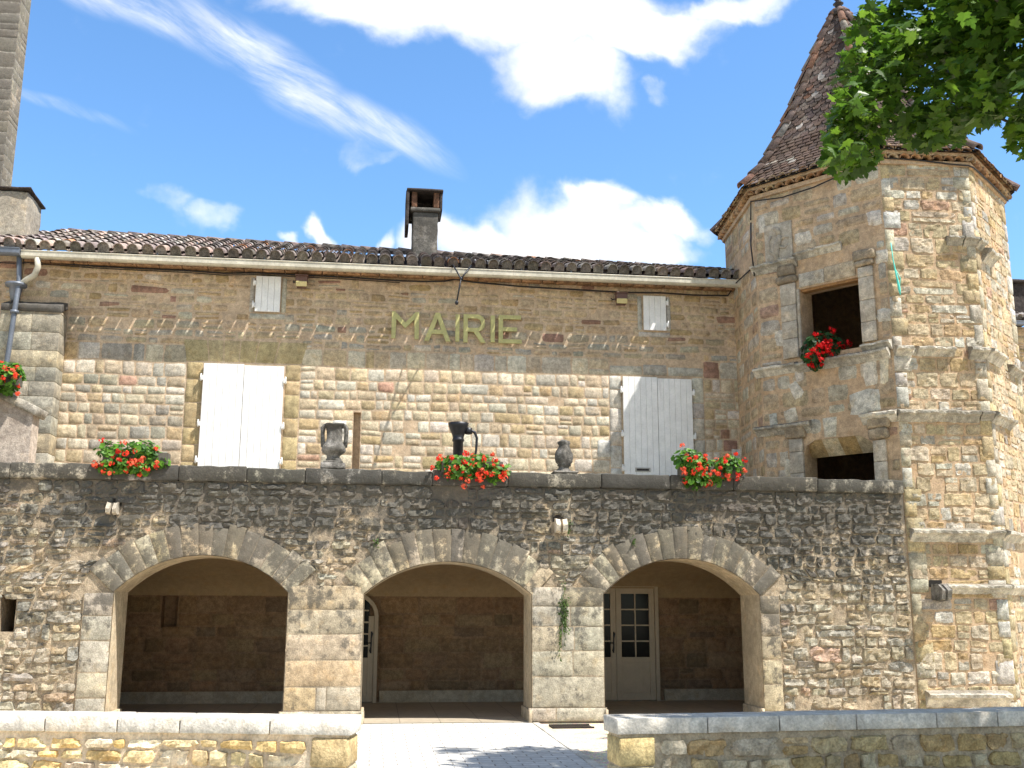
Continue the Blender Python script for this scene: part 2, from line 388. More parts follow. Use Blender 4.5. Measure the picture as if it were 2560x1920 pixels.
def field(mb, mapf, u0, u1, v0, v1, forb, hr, wr, gap, prot, rough, colf, rd=.35, wob=.03, split=.12, sd=0, skip=0.0, jit=.06, rim=-.012, dome=.12, det=1):
    """coursed rubble: courses of varying height that wander a little; forb(v) lists the (a, b) spans without stones"""
    lv = [v0]
    while lv[-1] < v1-hr[0]*.7: lv.append(lv[-1]+rnd.uniform(*hr))
    lv[-1] = v1
    def wv(k, u):
        if k in (0, len(lv)-1): return lv[k]
        return lv[k]+wob*noise.noise(Vector((u*.9, k*3.3, sd)))+wob*.5*noise.noise(Vector((u*3.1, k*5.1, sd+4)))
    cnt = 0
    for k in range(len(lv)-1):
        a, b = lv[k], lv[k+1]; fa, fb = forb(a+.01), forb(b-.01)
        if len(fa) != len(fb): fa = fb = forb((a+b)/2)
        la = [u0]+[x for f in fa for x in f]+[u1]; lb = [u0]+[x for f in fb for x in f]+[u1]
        for i in range(0, len(la), 2):
            A0, A1, B0, B1 = la[i], la[i+1], lb[i], lb[i+1]
            if abs(B0-A0) > .13: A0 = B0 = max(A0, B0)-.09
            if abs(B1-A1) > .13: A1 = B1 = min(A1, B1)+.09
            L = (A1-A0+B1-B0)/2
            if L < .05: continue
            cuts = [0.]
            while cuts[-1] < L: cuts.append(cuts[-1]+rnd.uniform(*wr)*(.7+.6*(b-a)/hr[1]))
            if len(cuts) > 2 and L-cuts[-2] < wr[0]*.6: cuts.pop()
            if len(cuts) > 3 and rnd.random() < .3: cuts.pop(rnd.randint(1, len(cuts)-2))
            cuts = [c/cuts[-1] for c in cuts]; cuts[-1] = 1.
            for c0, c1 in zip(cuts, cuts[1:]):
                sl = rnd.uniform(-.02, .02)/max(L, .1)
                bl, br = A0+(A1-A0)*c0, A0+(A1-A0)*c1; tl, tr = B0+(B1-B0)*c0, B0+(B1-B0)*c1
                g = gap/2; cnt += 1
                if skip and rnd.random() < skip: continue
                q = [(bl+g, wv(k, bl)+g), (br-g, wv(k, br)+g), (tr-g, wv(k+1, tr)-g), (tl+g, wv(k+1, tl)-g)]
                um, vm = (bl+br)/2, (a+b)/2
                if rnd.random() < split and b-a > .13:
                    f_ = rnd.uniform(.35, .65)
                    lm = (q[0][0], q[0][1]*(1-f_)+q[3][1]*f_); rm = (q[1][0], q[1][1]*(1-f_)+q[2][1]*f_)
                    for qq in ([q[0], q[1], (rm[0], rm[1]-g), (lm[0], lm[1]-g)], [(lm[0], lm[1]+g), (rm[0], rm[1]+g), q[2], q[3]]):
                        mb.stone(qq, mapf, prot*rnd.uniform(.5, 1.2), rough, colf(um, vm), rd, cnt+sd, jit, rim, dome, det)
                else: mb.stone(q, mapf, prot*rnd.uniform(.5, 1.3), rough, colf(um, vm), rd, cnt+sd, jit, rim, dome, det)
def merge(iv):
    iv = sorted(i for i in iv if i[1] > i[0]); o = []
    for a, b in iv:
        if o and a <= o[-1][1]+.02: o[-1] = (o[-1][0], max(b, o[-1][1]))
        else: o.append((a, b))
    return o
def rect_forb(rects): return lambda v: merge([(r[0], r[1]) for r in rects if r[2] < v < r[3]])
def front_map(Y): return lambda u, v, d: Vector((u, Y-d, v))

PAL_PALE = [(5, (.55, .47, .34)), (3, (.58, .52, .41)), (3, (.52, .42, .28)), (.8, (.47, .42, .33)), (.25, (.46, .29, .21)), (2, (.47, .36, .21))]
PAL_OCHRE = [(4, (.49, .37, .225)), (4, (.47, .36, .23)), (2.2, (.42, .305, .165)), (.7, (.33, .20, .14)), (.6, (.42, .37, .28)), (.6, (.5, .44, .33))]
PAL_GREYB = [(4, (.40, .35, .26)), (3, (.36, .33, .26)), (2, (.44, .36, .24))]
PAL_ARC = [(5, (.38, .325, .235)), (4, (.35, .315, .25)), (2.5, (.41, .325, .21)), (1, (.47, .42, .32)), (.3, (.42, .30, .21))]
PAL_TOW = [(4, (.45, .36, .225)), (3, (.48, .40, .28)), (2, (.43, .31, .17)), (2.4, (.49, .45, .36)), (.35, (.41, .27, .19)), (.6, (.38, .34, .27))]
PAL_WALL_SHADED = [(4, (.46, .36, .20)), (3, (.42, .31, .15)), (2, (.50, .43, .30)), (1, (.38, .32, .23))]  # browner right wall stones, darkened further to carry the tree's shade
PAL_WALL = [(4, (.64, .51, .29)), (3, (.60, .44, .20)), (3, (.66, .57, .41)), (1, (.56, .48, .35))]

# ------------------------------------------------------------------ ground
YA, YF = 16.43, 20.1                       # arcade front, town hall front
mb = MB(); mb.poly([(-900, -300, -.03), (900, -300, -.03), (900, 1500, -.03), (-900, 1500, -.03)]); tag(mb.build('ground', 'gravel'), kind='structure')
mb = MB(); mb.poly([(-1.3, 4, -.012), (2.35, 4, -.012), (2.35, 16.44, -.012), (-1.3, 16.44, -.012)])
tag(mb.build('paved_path', 'paving'), kind='structure')
mb = MB(); y = 4.
while y < 16.3:
    L = rnd.uniform(.5, .8); e = min(y+L-.012, 16.42); mb.rough(2.352, 2.46, y, e, -.06, -.002, .003, .008, .2); y += L
tag(mb.build('path_edging', 'wall_coping'), kind='structure')
mb = MB(); mb.box(-8.8, 8.4, 16.46, 20.08, -.03, 0); tag(mb.build('arcade_floor', 'floor_slab'), kind='structure')

# ------------------------------------------------------------------ arcade with terrace
ARCH = [(-3.79, -1.3, 1.875, 2.41), (-.185, 2.352, 1.86, 2.345), (3.466, 5.953, 1.875, 2.425)]
def arch_geo(a):
    x0, x1, zs, zc = a; c = (x0+x1)/2; hw = (x1-x0)/2; h = zc-zs; Rr = (hw*hw+h*h)/(2*h); return c, hw, Rr, zc-Rr, math.asin(hw/Rr)
def arch_pts(a, n=20, dr=0.0):
    c, hw, Rr, z0, th = arch_geo(a); return [(c+(Rr+dr)*math.sin(t), z0+(Rr+dr)*math.cos(t)) for t in [-th+2*th*k/n for k in range(n+1)]]
arc = thing('arcade', (1, YA, 0), 'weathered stone arcade of three arches carrying a walled terrace, blackened with lichen along the top', 'arcade')
fm = front_map(YA)
ZW = 3.50
loop = [(-9, 0)]
for a in ARCH: loop += [(a[0], 0)] + arch_pts(a) + [(a[1], 0)]
loop += [(8.46, 0), (8.46, ZW), (-9, ZW)]
SLIT = (-5.36, -5.14, 1.3, 1.82)
mb = MB(); mb.mi = 1; TH = .85
mb.prism([loop, [(SLIT[0], SLIT[2]), (SLIT[1], SLIT[2]), (SLIT[1], SLIT[3]), (SLIT[0], SLIT[3])]], fm, -TH, -.004)
for v in mb.v: pass
mb.mi = 0
RING = .46
def arc_forb(v):
    iv = []
    for a, (jl, jr) in zip(ARCH, ((.42, .0), (.0, .0), (.0, .32))):
        c, hw, Rr, z0, th = arch_geo(a)
        if v < a[2]: iv.append((a[0]-jl, a[1]+jr))
        else:
            dz = v-z0; ro = Rr+RING
            if dz < ro:
                half = math.sqrt(ro*ro-dz*dz); half = min(half, (hw+RING*math.sin(th)+.12)); iv.append((c-half, c+half))
    if v < 1.98: iv += [(-1.32, -.16), (2.33, 3.48)]
    if SLIT[2] < v < SLIT[3]: iv.append((SLIT[0], SLIT[1]))
    for x0, x1, z0, z1 in ((-4.0, -3.78, 2.99, 3.2), (2.68, 2.92, 2.8, 3.05), (7.17, 7.37, 1.42, 1.72)):
        if z0 < v < z1: iv.append((x0, x1))
    return merge(iv)
def arc_col(u, v): return pick(PAL_ARC)
field(mb, fm, -9, 8.44, 0, ZW, arc_forb, (.10, .25), (.11, .5), .022, .021, .026, arc_col, .3, .08, .24, 11, .02, .10, -.012, .2, 2)
arc_wall = mb.build('wall', ['arcade_stone', 'arcade_mortar'], arc)
# dressed pier blocks and jambs
mb = MB()
fmb = front_map(YA-.024)
def pier(x0, x1, z0, z1, pal, hr=(.28, .42), n=(1, 2)):
    z = z0
    while z < z1-.05:
        h = rnd.uniform(*hr); h = z1-z if z1-z-h < .2 else h; k = rnd.randint(*n)
        cs = [0]+sorted([(i+1)/k+rnd.uniform(-.16, .16) for i in range(k-1)])+[1]
        for a, b in zip(cs, cs[1:]):
            mb.stone([(x0+(x1-x0)*a+.006, z+.006), (x0+(x1-x0)*b-.006, z+.006), (x0+(x1-x0)*b-.006, z+h-.006), (x0+(x1-x0)*a+.006, z+h-.006)], fmb, .007, .007, pick(pal), .04, rnd.random()*99, .015, -.001, .06, 1)
        z += h
def pier_part(*a, **k):
    global mb
    mb = MB(); pier(*a, **k); mb.mi = 1; mb.box(a[0]+.004, a[1]-.004, YA-.024, YA+.003, a[2]+.003, a[3]-.003); mb.build('pier_blocks', ['voussoir_stone', 'ring_mortar'], arc)
pier_part(-1.3, -.18, .18, 1.98, [(3, (.52, .42, .28)), (2, (.56, .48, .35)), (1, (.47, .36, .22))], (.26, .4), (1, 3))
pier_part(2.352, 3.466, .2, 1.98, [(3, (.45, .39, .28)), (2, (.48, .43, .32))], (.3, .45), (1, 3))
pier_part(-4.21, -3.79, 0, 1.86, [(3, (.43, .38, .29))], (.3, .45), (1, 1))
pier_part(5.953, 6.27, .12, 1.86, [(3, (.46, .39, .27))], (.3, .42), (1, 1))
pier_part(2.30, 3.5, 0, .2, [(3, (.52, .45, .33))], (.2, .22), (2, 2))
pier_part(-1.36, -.12, 0, .18, [(3, (.50, .44, .33))], (.18, .2), (2, 2))
for a, nv in zip(ARCH, (15, 14, 15)):
    mb = MB(); c, hw, Rr, z0, th = arch_geo(a); th2 = th+.015
    ts = [-th2+2*th2*k/nv + (rnd.uniform(-.012, .012) if 0 < k < nv else 0) for k in range(nv+1)]
    for t0, t1 in zip(ts, ts[1:]):
        g = .002; ro = Rr+RING+rnd.uniform(-.05, .07); col = pick([(3, (.50, .42, .29)), (2, (.45, .39, .29)), (1, (.53, .43, .28))])
        P = lambda t, r_: (c+r_*math.sin(t), z0+r_*math.cos(t))
        q = [P(t0+g, Rr+.004), P(t1-g, Rr+.004), P(t1-g, ro), P(t0+g, ro)]
        mb.stone(q, fmb, .007, .005, col, .02, rnd.random()*99, .010, -.001, .04)
    mb.mi = 1; op = arch_pts(a, 26, RING-.06); ip = arch_pts(a, 26, .004); mb.prism([op+ip[::-1]], fm, -.002, .024, True, False)
    mb.build('arch_ring', ['voussoir_stone', 'ring_mortar'], arc)
# soffits and jambs: cut stone lining standing 4 mm inside the openings
for a in ARCH:
    mb = MB(); pts = [(a[0], 0)]+arch_pts(a, 24)+[(a[1], 0)]; c = (a[0]+a[1])/2
    pts = [(x+(.005 if x < c else -.005), z-(.005 if z > a[2] else 0)) for x, z in pts]
    for (x0, z_0), (x1, z_1) in zip(pts, pts[1:]):
        n = 5 if abs(z_1-z_0) > 1 else 1
        for k in range(n):
            za, zb = z_0+(z_1-z_0)*k/n, z_0+(z_1-z_0)*(k+1)/n; sh = jitc((.56, .47, .33), .12); mb.col = sh
            mb.poly([(x0, YA-.03, za), (x1 if n == 1 else x0, YA-.03, zb), (x1 if n == 1 else x0, YA+TH+.01, zb), (x0, YA+TH+.01, za)], n == 1)
    for x, sg in ((a[0], 1), (a[1], -1)):
        mb.rough(min(x, x+sg*.05), max(x, x+sg*.05), YA-.06, YA+TH, -.02, .17, .004, .01, .3)
    mb.build('jamb_lining', 'jamb_stone', arc)
# coping blocks of the terrace parapet
mb = MB(); x = -9
while x < 8.3:
    L = rnd.uniform(.7, 1.5); L = 8.46-x if 8.46-x-L < .5 else L
    mb.col = pick([(3, (.42, .38, .30)), (2, (.36, .34, .29))]); dz = rnd.uniform(-.012, .012)
    mb.rough(x+.002, x+L-.002, YA-.055, YA+.48, ZW+.002, 3.725+dz, .016, .014, .09, 7); x += L
mb.build('coping', 'coping_stone', arc)
# terrace slab, vault, back wall and plinth
mb = MB(); mb.box(-9, 8.3, YA+TH-.36, YF-.01, 3.05, 3.3); mb.box(-9, -8.6, YA+TH, YF-.01, 0, 3.05); mb.build('terrace_slab', 'render_plaster', arc)
mb = MB(); n = 44; prof = []
for k in range(n+1):
    t = math.pi*k/n; yy = (YA+TH+YF)/2 + math.cos(t)*(YF-YA-TH)/2; zz = 1.87+.6*(1-math.cos(t))/2+(math.sin(t)**.9)*.42; prof.append((yy, zz))
prof[-1] = (YA+TH+.004, 2.47)
L_ = [mb.vert((-8.6, y, z)) for y, z in prof]; R_ = [mb.vert((8.3, y, z)) for y, z in prof]
for k in range(len(prof)-1): mb.face([L_[k], R_[k], R_[k+1], L_[k+1]], True)
mb.box(-8.6, 8.3, YA+TH+.01, YA+TH+.05, 2.46, 3.05)
mb.build('vault', 'vault_plaster', arc)
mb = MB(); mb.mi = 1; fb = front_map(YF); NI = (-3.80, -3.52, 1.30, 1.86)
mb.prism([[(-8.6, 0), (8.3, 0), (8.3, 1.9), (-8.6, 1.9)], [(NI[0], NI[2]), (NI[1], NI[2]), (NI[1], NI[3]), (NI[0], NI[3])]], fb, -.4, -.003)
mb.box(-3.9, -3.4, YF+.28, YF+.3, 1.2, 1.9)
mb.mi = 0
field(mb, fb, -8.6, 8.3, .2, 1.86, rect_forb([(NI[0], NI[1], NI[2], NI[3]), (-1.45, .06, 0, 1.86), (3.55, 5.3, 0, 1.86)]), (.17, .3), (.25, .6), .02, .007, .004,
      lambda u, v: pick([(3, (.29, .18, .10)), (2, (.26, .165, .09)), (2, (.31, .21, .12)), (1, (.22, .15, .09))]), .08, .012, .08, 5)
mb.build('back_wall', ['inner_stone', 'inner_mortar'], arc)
for x0, x1 in ((-8.6, -1.5), (.1, 3.5), (5.36, 8.3)):
    mb = MB(); x = x0
    while x < x1-.1:
        L = min(rnd.uniform(.8, 1.3), x1-x); mb.box(x+.002, x+L-.002, YF-.06, YF+.02, .0, .2); x += L
    mb.build('plinth', 'plinth_stone', arc)

def gdoor(x0, x1, zt, arched, root, leaves):
    """cream door frame with glazed leaves: > glass, muntin, lower panel, handle"""
    yo = YF-.05; d = thing('glazed_door', ((x0+x1)/2, yo, 0), *root)
    mb = MB(); f = .07
    mb.box(x0-f, x0-.002, yo-.06, yo+.06, 0, zt); mb.box(x1+.002, x1+f, yo-.06, yo+.06, 0, zt)
    if arched:
        c, hw = (x0+x1)/2, (x1-x0)/2
        o = [(c+(hw+f)*math.cos(math.pi*k/16), zt+(.42+f)*math.sin(math.pi*k/16)) for k in range(17)]; i_ = [(c+hw*math.cos(math.pi*k/16), zt+.42*math.sin(math.pi*k/16)) for k in range(16, -1, -1)]
        mb.prism([o+i_], front_map(yo), -.06, .06)
    else: mb.box(x0-f, x1+f, yo-.06, yo+.06, zt+.002, zt+f)
    mb.build('door_frame', 'cream_paint', d)
    wl = (x1-x0)/leaves
    for k in range(leaves):
        a, b = x0+k*wl+.003, x0+(k+1)*wl-.003; st = .10; gz = .78
        mb = MB(); top = zt-.003
        mb.box(a, a+st, yo-.025, yo+.025, .01, top); mb.box(b-st, b, yo-.025, yo+.025, .01, top)
        mb.box(a+st+.001, b-st-.001, yo-.025, yo+.025, .01, .14); mb.box(a+st+.001, b-st-.001, yo-.025, yo+.025, gz-.10, gz)
        if not arched: mb.box(a+st+.001, b-st-.001, yo-.025, yo+.025, top-.12, top)
        lf = dressed(mb.build('door_leaf', 'cream_paint', d), 0, .004)
        mb = MB(); mb.box(a+st+.002, b-st-.002, yo-.008, yo+.012, .141, gz-.101)
        for i in range(1, 4):
            xx = a+st+(b-a-2*st)*i/4; mb.box(xx-.006, xx+.006, yo-.014, yo-.009, .17, gz-.13)
        mb.build('panel', 'cream_paint', lf)
        gt = zt+.30 if arched else top-.12
        mb = MB(); mb.box(a+st-.01, b-st+.01, yo+.004, yo+.010, gz, gt); mb.build('glass', 'pane', lf)
        mb = MB(); xm = (a+b)/2
        mb.box(xm-.012, xm+.012, yo-.018, yo+.003, gz+.001, gt)
        nr = 4 if not arched else 5
        for i in range(1, nr):
            zz = gz+(gt-gz)*i/nr
            mb.box(a+st+.001, xm-.0125, yo-.018, yo+.003, zz-.013, zz+.013); mb.box(xm+.0125, b-st-.001, yo-.018, yo+.003, zz-.013, zz+.013)
        mb.build('muntin', 'cream_paint', lf)
    mb = MB(); xh = x0+wl+(-.05 if leaves == 2 else 0); xh = x1-.05 if arched else xh
    mb.tube([(xh, yo-.035, .86), (xh-.012, yo-.04, .9), (xh, yo-.04, .98), (xh, yo-.04, 1.12), (xh+.012, yo-.04, 1.2), (xh, yo-.035, 1.24)], [.012, .02, .012, .012, .02, .010], 8)
    mb.tube([(xh, yo-.03, 1.04), (xh, yo-.075, 1.04), (xh-.1, yo-.075, 1.035)], .010, 8)
    mb.build('handle', 'iron', d)
gdoor(3.72, 5.2, 2.06, False, ('cream double glazed door standing in the shade behind the right arch', 'door'), 2)
gdoor(-1.3, -.02, 1.52, True, ('cream arched glazed door half hidden behind the pier of the middle arch', 'door'), 1)

def spout(x0, x1, z0, z1, Y, n, label, out=.24, root=None, matn='white_stone', m=None):
    o = MB(); xm = (x0+x1)/2
    def mp(u, v, d): return m(u, v, d) if m else Vector((u, Y-d, v))
    for s_ in (-1, 1):                       # two cheeks of the broken gutter stone with a groove between
        xo = xm+s_*(x1-x0)/2; xi = xm+s_*.018
        pr = [(0, z1), (out*.6, z1-.01), (out, z1-.10), (out*.9, z0+.02), (out*.45, z0), (0, z0+.01)]
        A = [o.vert(mp(xo, z, d)) for d, z in pr]; B = [o.vert(mp(xi, z-.012, d-.01)) for d, z in pr]
        for i in range(len(pr)-1): o.face([A[i], A[i+1], B[i+1], B[i]])
        o.face(A); o.face(B[::-1])
    o.mi = 1; o.poly([mp(x0-.03, z1+.06, .006), mp(x1+.03, z1+.06, .006), mp(x1+.03, z1-.05, .006), mp(x0-.03, z1-.05, .006)])
    return dressed(tag(o.build(n, [matn, 'dark_inside'], root), label), 0, .008)
spout(-3.965, -3.815, 2.99, 3.17, YA, 'water_spout', 'broken pale stone spout above the left arch', .2, arc)
spout(2.71, 2.89, 2.80, 3.02, YA, 'water_spout', 'grooved grey stone spout between the middle and right arches', .22, arc)

# ------------------------------------------------------------------ town hall
hall = thing('town_hall', (0, YF, 0), 'long two storey stone town hall front with white shutters under a clay tile roof', 'building')
ff = front_map(YF); ZE = 8.0
SL = (-.525, -.39, 4.0, 5.29)
mb = MB(); mb.mi = 1
mb.prism([[(-6.75, 2.9), (7.4, 2.9), (7.4, 8.2), (-6.75, 8.2)], [(SL[0], SL[2]), (SL[1], SL[2]), (SL[1], SL[3]), (SL[0], SL[3])]], ff, -.5, -.002)
mb.box(-.7, -.2, YF+.16, YF+.2, 3.9, 5.4)
DL, DR = (-3.33, -1.85), (4.68, 6.07)            # shuttered doors
fr = [(SL[0], SL[1], SL[2], SL[3]), (DL[0]-.32, DL[1]+.3, 3.2, 6.62), (DR[0]-.26, DR[1]+.26, 3.2, 6.42), (-2.56, -1.92, 7.05, 7.92), (5.06, 5.66, 6.98, 7.84), (-6.75, -5.88, 2.9, 7.25)]
def fac_col(u, v):
    k = v+.35*noise.noise(Vector((u*.6, v*.9, 3)))
    if k < 6.35: 
        if u < -3.4 and rnd.random() < .35: return pick(PAL_GREYB)
        if 6.1 < u: return pick(PAL_OCHRE if rnd.random() < .5 else PAL_PALE)
        return pick(PAL_PALE)
    if k < 6.95: return pick(PAL_GREYB if rnd.random() < .6 else PAL_OCHRE)
    return pick(PAL_OCHRE)
mb.mi = 0
field(mb, ff, -6.75, 7.3, 2.95, 6.5, rect_forb(fr), (.15, .27), (.12, .34), .018, .004, .0045, fac_col, .12, .035, .1, 21, .02, .045, -.005)
field(mb, ff, -6.75, 7.3, 6.5, 8.0, rect_forb(fr), (.08, .2), (.12, .42), .035, .004, .005, fac_col, .3, .05, .22, 22, .07, .09, -.006)
# dressed blocks round the shuttered doors and the attic windows
def quoin(x0, x1, z0, z1, col, prot=.02, hr=(.25, .5)):
    z = z0
    while z < z1-.02:
        h = rnd.uniform(*hr); h = z1-z if z1-z-h < .15 else h
        mb.stone([(x0+.006, z+.006), (x1-.006, z+.006), (x1-.006, z+h-.006), (x0+.006, z+h-.006)], ff, prot*.5, .004, jitc(col, .12), .05, rnd.random()*99, .015, -.003); z += h
for a, b in ((DL[0]-.32, DL[0]-.02), (DL[1]+.02, DL[1]+.3)): quoin(a, b, 3.2, 6.18, (.46, .36, .2))
for a, b in ((DR[0]-.26, DR[0]-.02), (DR[1]+.02, DR[1]+.26)): quoin(a, b, 3.2, 6.16, (.55, .51, .43))
xs = [DL[0]-.34, -3.25, -2.98, -2.7, -2.4, -2.05, DL[1]+.32]
for i, (a, b) in enumerate(zip(xs, xs[1:])):
    s0 = (i-2.5)*.035; mb.stone([(a+.006, 6.19), (b-.006, 6.19), (b-.006+s0+.03, 6.61), (a+.006+s0, 6.61)], ff, .008, .004, jitc((.44, .35, .19), .1), .04, i+300, .012, -.003)
for a, b, zt in ((DR[0]-.26, 5.1, 6.36), (5.1, 5.6, 6.4), (5.6, DR[1]+.28, 6.36)):
    mb.stone([(a+.005, 6.18), (b-.005, 6.18), (b-.005, zt), (a+.005, zt)], ff, .012, .004, jitc((.44, .41, .33), .08), .08, a+310, .015)
for x0, x1, z0, z1 in ((-2.47, -1.98, 7.17, 7.9), (5.12, 5.6, 7.08, 7.82)):
    for a, b, c_, d_ in ((x0-.1, x0-.01, z0, z1), (x1+.01, x1+.1, z0, z1), (x0-.1, x1+.1, z0-.12, z0-.01)):
        mb.stone([(a, c_), (b, c_), (b, d_), (a, d_)], ff, .012, .005, jitc((.50, .46, .38), .1), .1, a+c_, .02)
for x, z, w_, h_, c in ((7.0, 4.55, .3, .4, (.56, .53, .46)), (4.3, 4.7, .26, .35, (.58, .56, .5)), (-.78, 5.0, .26, .26, (.56, .54, .48))):
    mb.stone([(x-w_/2, z-h_/2), (x+w_/2, z-h_/2), (x+w_/2, z+h_/2), (x-w_/2, z+h_/2)], ff, .016, .005, c, .06, x, .02)
mb.build('wall', ['facade_stone', 'facade_mortar'], hall)
mb = MB(); mb.col = (.3, .2, .1)                  # flat stone and brick cornice under the gutter
x = -6.7
while x < 7.1:
    L = rnd.uniform(.25, .5); mb.rough(x, min(x+L-.01, 7.1), YF-.16+rnd.uniform(-.01, .01), YF+.1, 7.97, 8.05, .008, .012, .2)
    mb.rough(x+.1, min(x+L+.08, 7.1), YF-.27+rnd.uniform(-.01, .01), YF+.1, 8.055, 8.115, .008, .012, .2); x += L
mb.build('eaves_cornice', 'cornice_brick', hall)
mb = MB(); mb.col = (.37, .34, .28)               # stone pier at the left end
z = 2.9
while z < 6.95:
    h = min(rnd.uniform(.25, .42), 6.95-z); k = rnd.choice((1, 2, 2, 3)); cs = [0]+sorted([(i+1)/k+rnd.uniform(-.1, .1) for i in range(k-1)])+[1]
    for a, b in zip(cs, cs[1:]):
        mb.col = pick([(3, (.47, .42, .32)), (2, (.42, .38, .30)), (2, (.50, .41, .28))])
        mb.rough(-6.93+1.06*a+.002, -6.93+1.06*b-.002, YF-.405, YF+.05, z+.002, z+h-.002, .005, .006, .12)
    z += h
mb.mi = 1; mb.box(-6.91, -5.885, YF-.395, YF+.06, 2.8, 6.95)
mb.mi = 0; mb.col = (.10, .09, .08); M = Matrix.Translation((0, YF-.43, 6.955)) @ Matrix.Rotation(R(22), 4, 'X'); mb.rough(-6.928, -5.872, 0, .46, -.03, .10, .016, .012, .1, M=M)
mb.build('buttress', ['buttress_stone', 'facade_mortar'], hall)

def shutter(x0, x1, z0, z1, np_, hinge_side, label=None, slot=False):
    mb = MB(); Y = YF-.03; wv = (x1-x0)/np_
    for k in range(np_): mb.box(x0+k*wv+.0015, x0+(k+1)*wv-.0015, Y-.045, Y-.012, z0, z1)
    mb.box(x0+.004, x1-.004, Y-.0115, Y+.012, z0+.004, z1-.004)
    sh = dressed(mb.build('shutter', 'white_paint', hall), 0, .004)
    if label: sh['label'] = label
    hs = (.22, .62, z1-z0-.22) if z1-z0 > 1 else (.12, z1-z0-.14)
    hs = (1.0, z1-z0-1.15, z1-z0-.28) if z1-z0 > 2 else hs
    for h in hs:
        o = MB(); xx = x0 if hinge_side < 0 else x1; o.box(min(xx, xx+hinge_side*.05), max(xx, xx+hinge_side*.05), Y-.07, Y+.0, z0+h-.04, z0+h+.04); o.tube([(xx+hinge_side*.035, Y-.06, z0+h-.06), (xx+hinge_side*.035, Y-.06, z0+h+.075)], .014, 8)
        o.build('hinge', 'white_paint', sh)
    if slot:
        o = MB(); xc = x0+.36; zc = 4.29; o.box(xc-.15, xc+.15, Y-.055, Y-.046, zc-.04, zc+.04); o.mi = 1; o.box(xc-.12, xc+.12, Y-.058, Y-.0555, zc-.02, zc+.018); o.build('letter_slot', ['steel', 'rust_iron'], sh)
shutter(DL[0], -2.592, 3.31, 6.14, 6, -1); shutter(-2.586, DL[1], 3.31, 6.12, 6, 1)
shutter(DR[0], 5.37, 3.31, 6.13, 6, -1, 'white shutter leaf with a letter slot', True); shutter(5.376, DR[1], 3.31, 6.11, 6, 1)
shutter(-2.46, -1.99, 7.185, 7.885, 4, -1); shutter(5.13, 5.59, 7.09, 7.80, 4, 1)

# roof of canal tiles
rb = lambda f: Vector((-6.75+f*14.0, YF-.40, 8.155))
def rt(f): return Vector((-6.75+f*14.0, 22.6, 9.42-.24*f))
TILE_PAL = [(4, (.20, .165, .15)), (3, (.16, .135, .12)), (2, (.27, .20, .17)), (2, (.29, .265, .24)), (.35, (.36, .18, .10)), (1.5, (.12, .105, .09))]
def half_tube(mb, p0, p1, r0, r1, up, seg=7, lip=.014, flip=1):
    t = (p1-p0).normalized(); x = t.cross(up).normalized(); y = x.cross(t)*flip; rings = []
    for p, r_, in ((p0, r0), (p1, r1)):
        rings.append([mb.vert(p+x*math.cos(a)*r_+y*math.sin(a)*r_) for a in [math.pi*k/seg for k in range(seg+1)]])
    inner = [mb.vert(p0+x*math.cos(a)*(r0-lip)+y*math.sin(a)*(r0-lip)) for a in [math.pi*k/seg for k in range(seg+1)]]
    deep = [mb.vert(p0+t*.1+x*math.cos(a)*(r0-lip)+y*math.sin(a)*(r0-lip)) for a in [math.pi*k/seg for k in range(seg+1)]]
    for k in range(seg):
        mb.face([rings[0][k], rings[0][k+1], rings[1][k+1], rings[1][k]], True); mb.face([inner[k], inner[k+1], rings[0][k+1], rings[0][k]]); mb.face([deep[k], deep[k+1], inner[k+1], inner[k]], True)
def canal_roof(mb, rb, rt, ncol, ncrs, deck_off=.03):
    for j in range(ncol+1):
        f = j/ncol; a, b = rb(f), rt(f); ax = (b-a); L = ax.length; t = ax.normalized(); up = Vector((0, 0, 1)); nrm = (up-t*up.dot(t)).normalized()
        dx = rnd.uniform(-.012, .012)
        for k in range(ncrs):
            s0 = L*k/ncrs; s1 = min(L, s0+L/ncrs*1.18); pale = max(0, 1-max(0, f-.12)*2.2) if ncol > 40 else .8; tc = pick(TILE_PAL); mb.col = tuple(c_*(1+pale*.9) for c_ in tc)
            if k == 0: s0 -= .115+rnd.uniform(-.03, .025)
            jt = Vector((dx+rnd.uniform(-.01, .01), 0, 0))
            if k == 0 and ncol > 10:
                x_ = t.cross(nrm).normalized(); tc_ = mb.col; mb.col = jitc((.19, .165, .14), .3)
                mb.poly([a+t*(s0+.045)+nrm*.05+jt+x_*math.cos(q_)*.1+nrm*math.sin(q_)*.1 for q_ in [math.pi*i/8 for i in range(9)]]+[a+t*(s0+.045)-nrm*.02+jt-x_*.1, a+t*(s0+.045)-nrm*.02+jt+x_*.1]); mb.col = tc_
            half_tube(mb, a+t*s0+nrm*(.05+rnd.uniform(0, .012))+jt, a+t*s1+nrm*.03+jt, .110+rnd.uniform(-.006, .006), .094, nrm)
        if j < ncol:
            f2 = (j+.5)/ncol; a2, b2 = rb(f2), rt(f2); mb.col = jitc((.22, .18, .155), .2)
            half_tube(mb, a2+t*(.012+rnd.uniform(-.012, .012))+nrm*.05, b2+nrm*.05, .10, .095, nrm, 6, .014, -1)
mb = MB(); canal_roof(mb, rb, rt, 54, 9)
mb.mi = 1
a0, a1, b0, b1 = rb(0), rb(1), rt(0), rt(1); t_ = (b0-a0).normalized(); o_ = Vector((0, .22, .04))
dz_ = Vector((0, 0, -.03))
for k in range(28):
    fa, fb = k/28, (k+1)/28; mb.poly([rb(fa)+o_, rb(fb)+o_, rt(fb)+dz_, rt(fa)+dz_]); mb.poly([rt(fa)+dz_, rt(fb)+dz_, rt(fb)+Vector((0, 5, -2.4)), rt(fa)+Vector((0, 5, -2.4))])
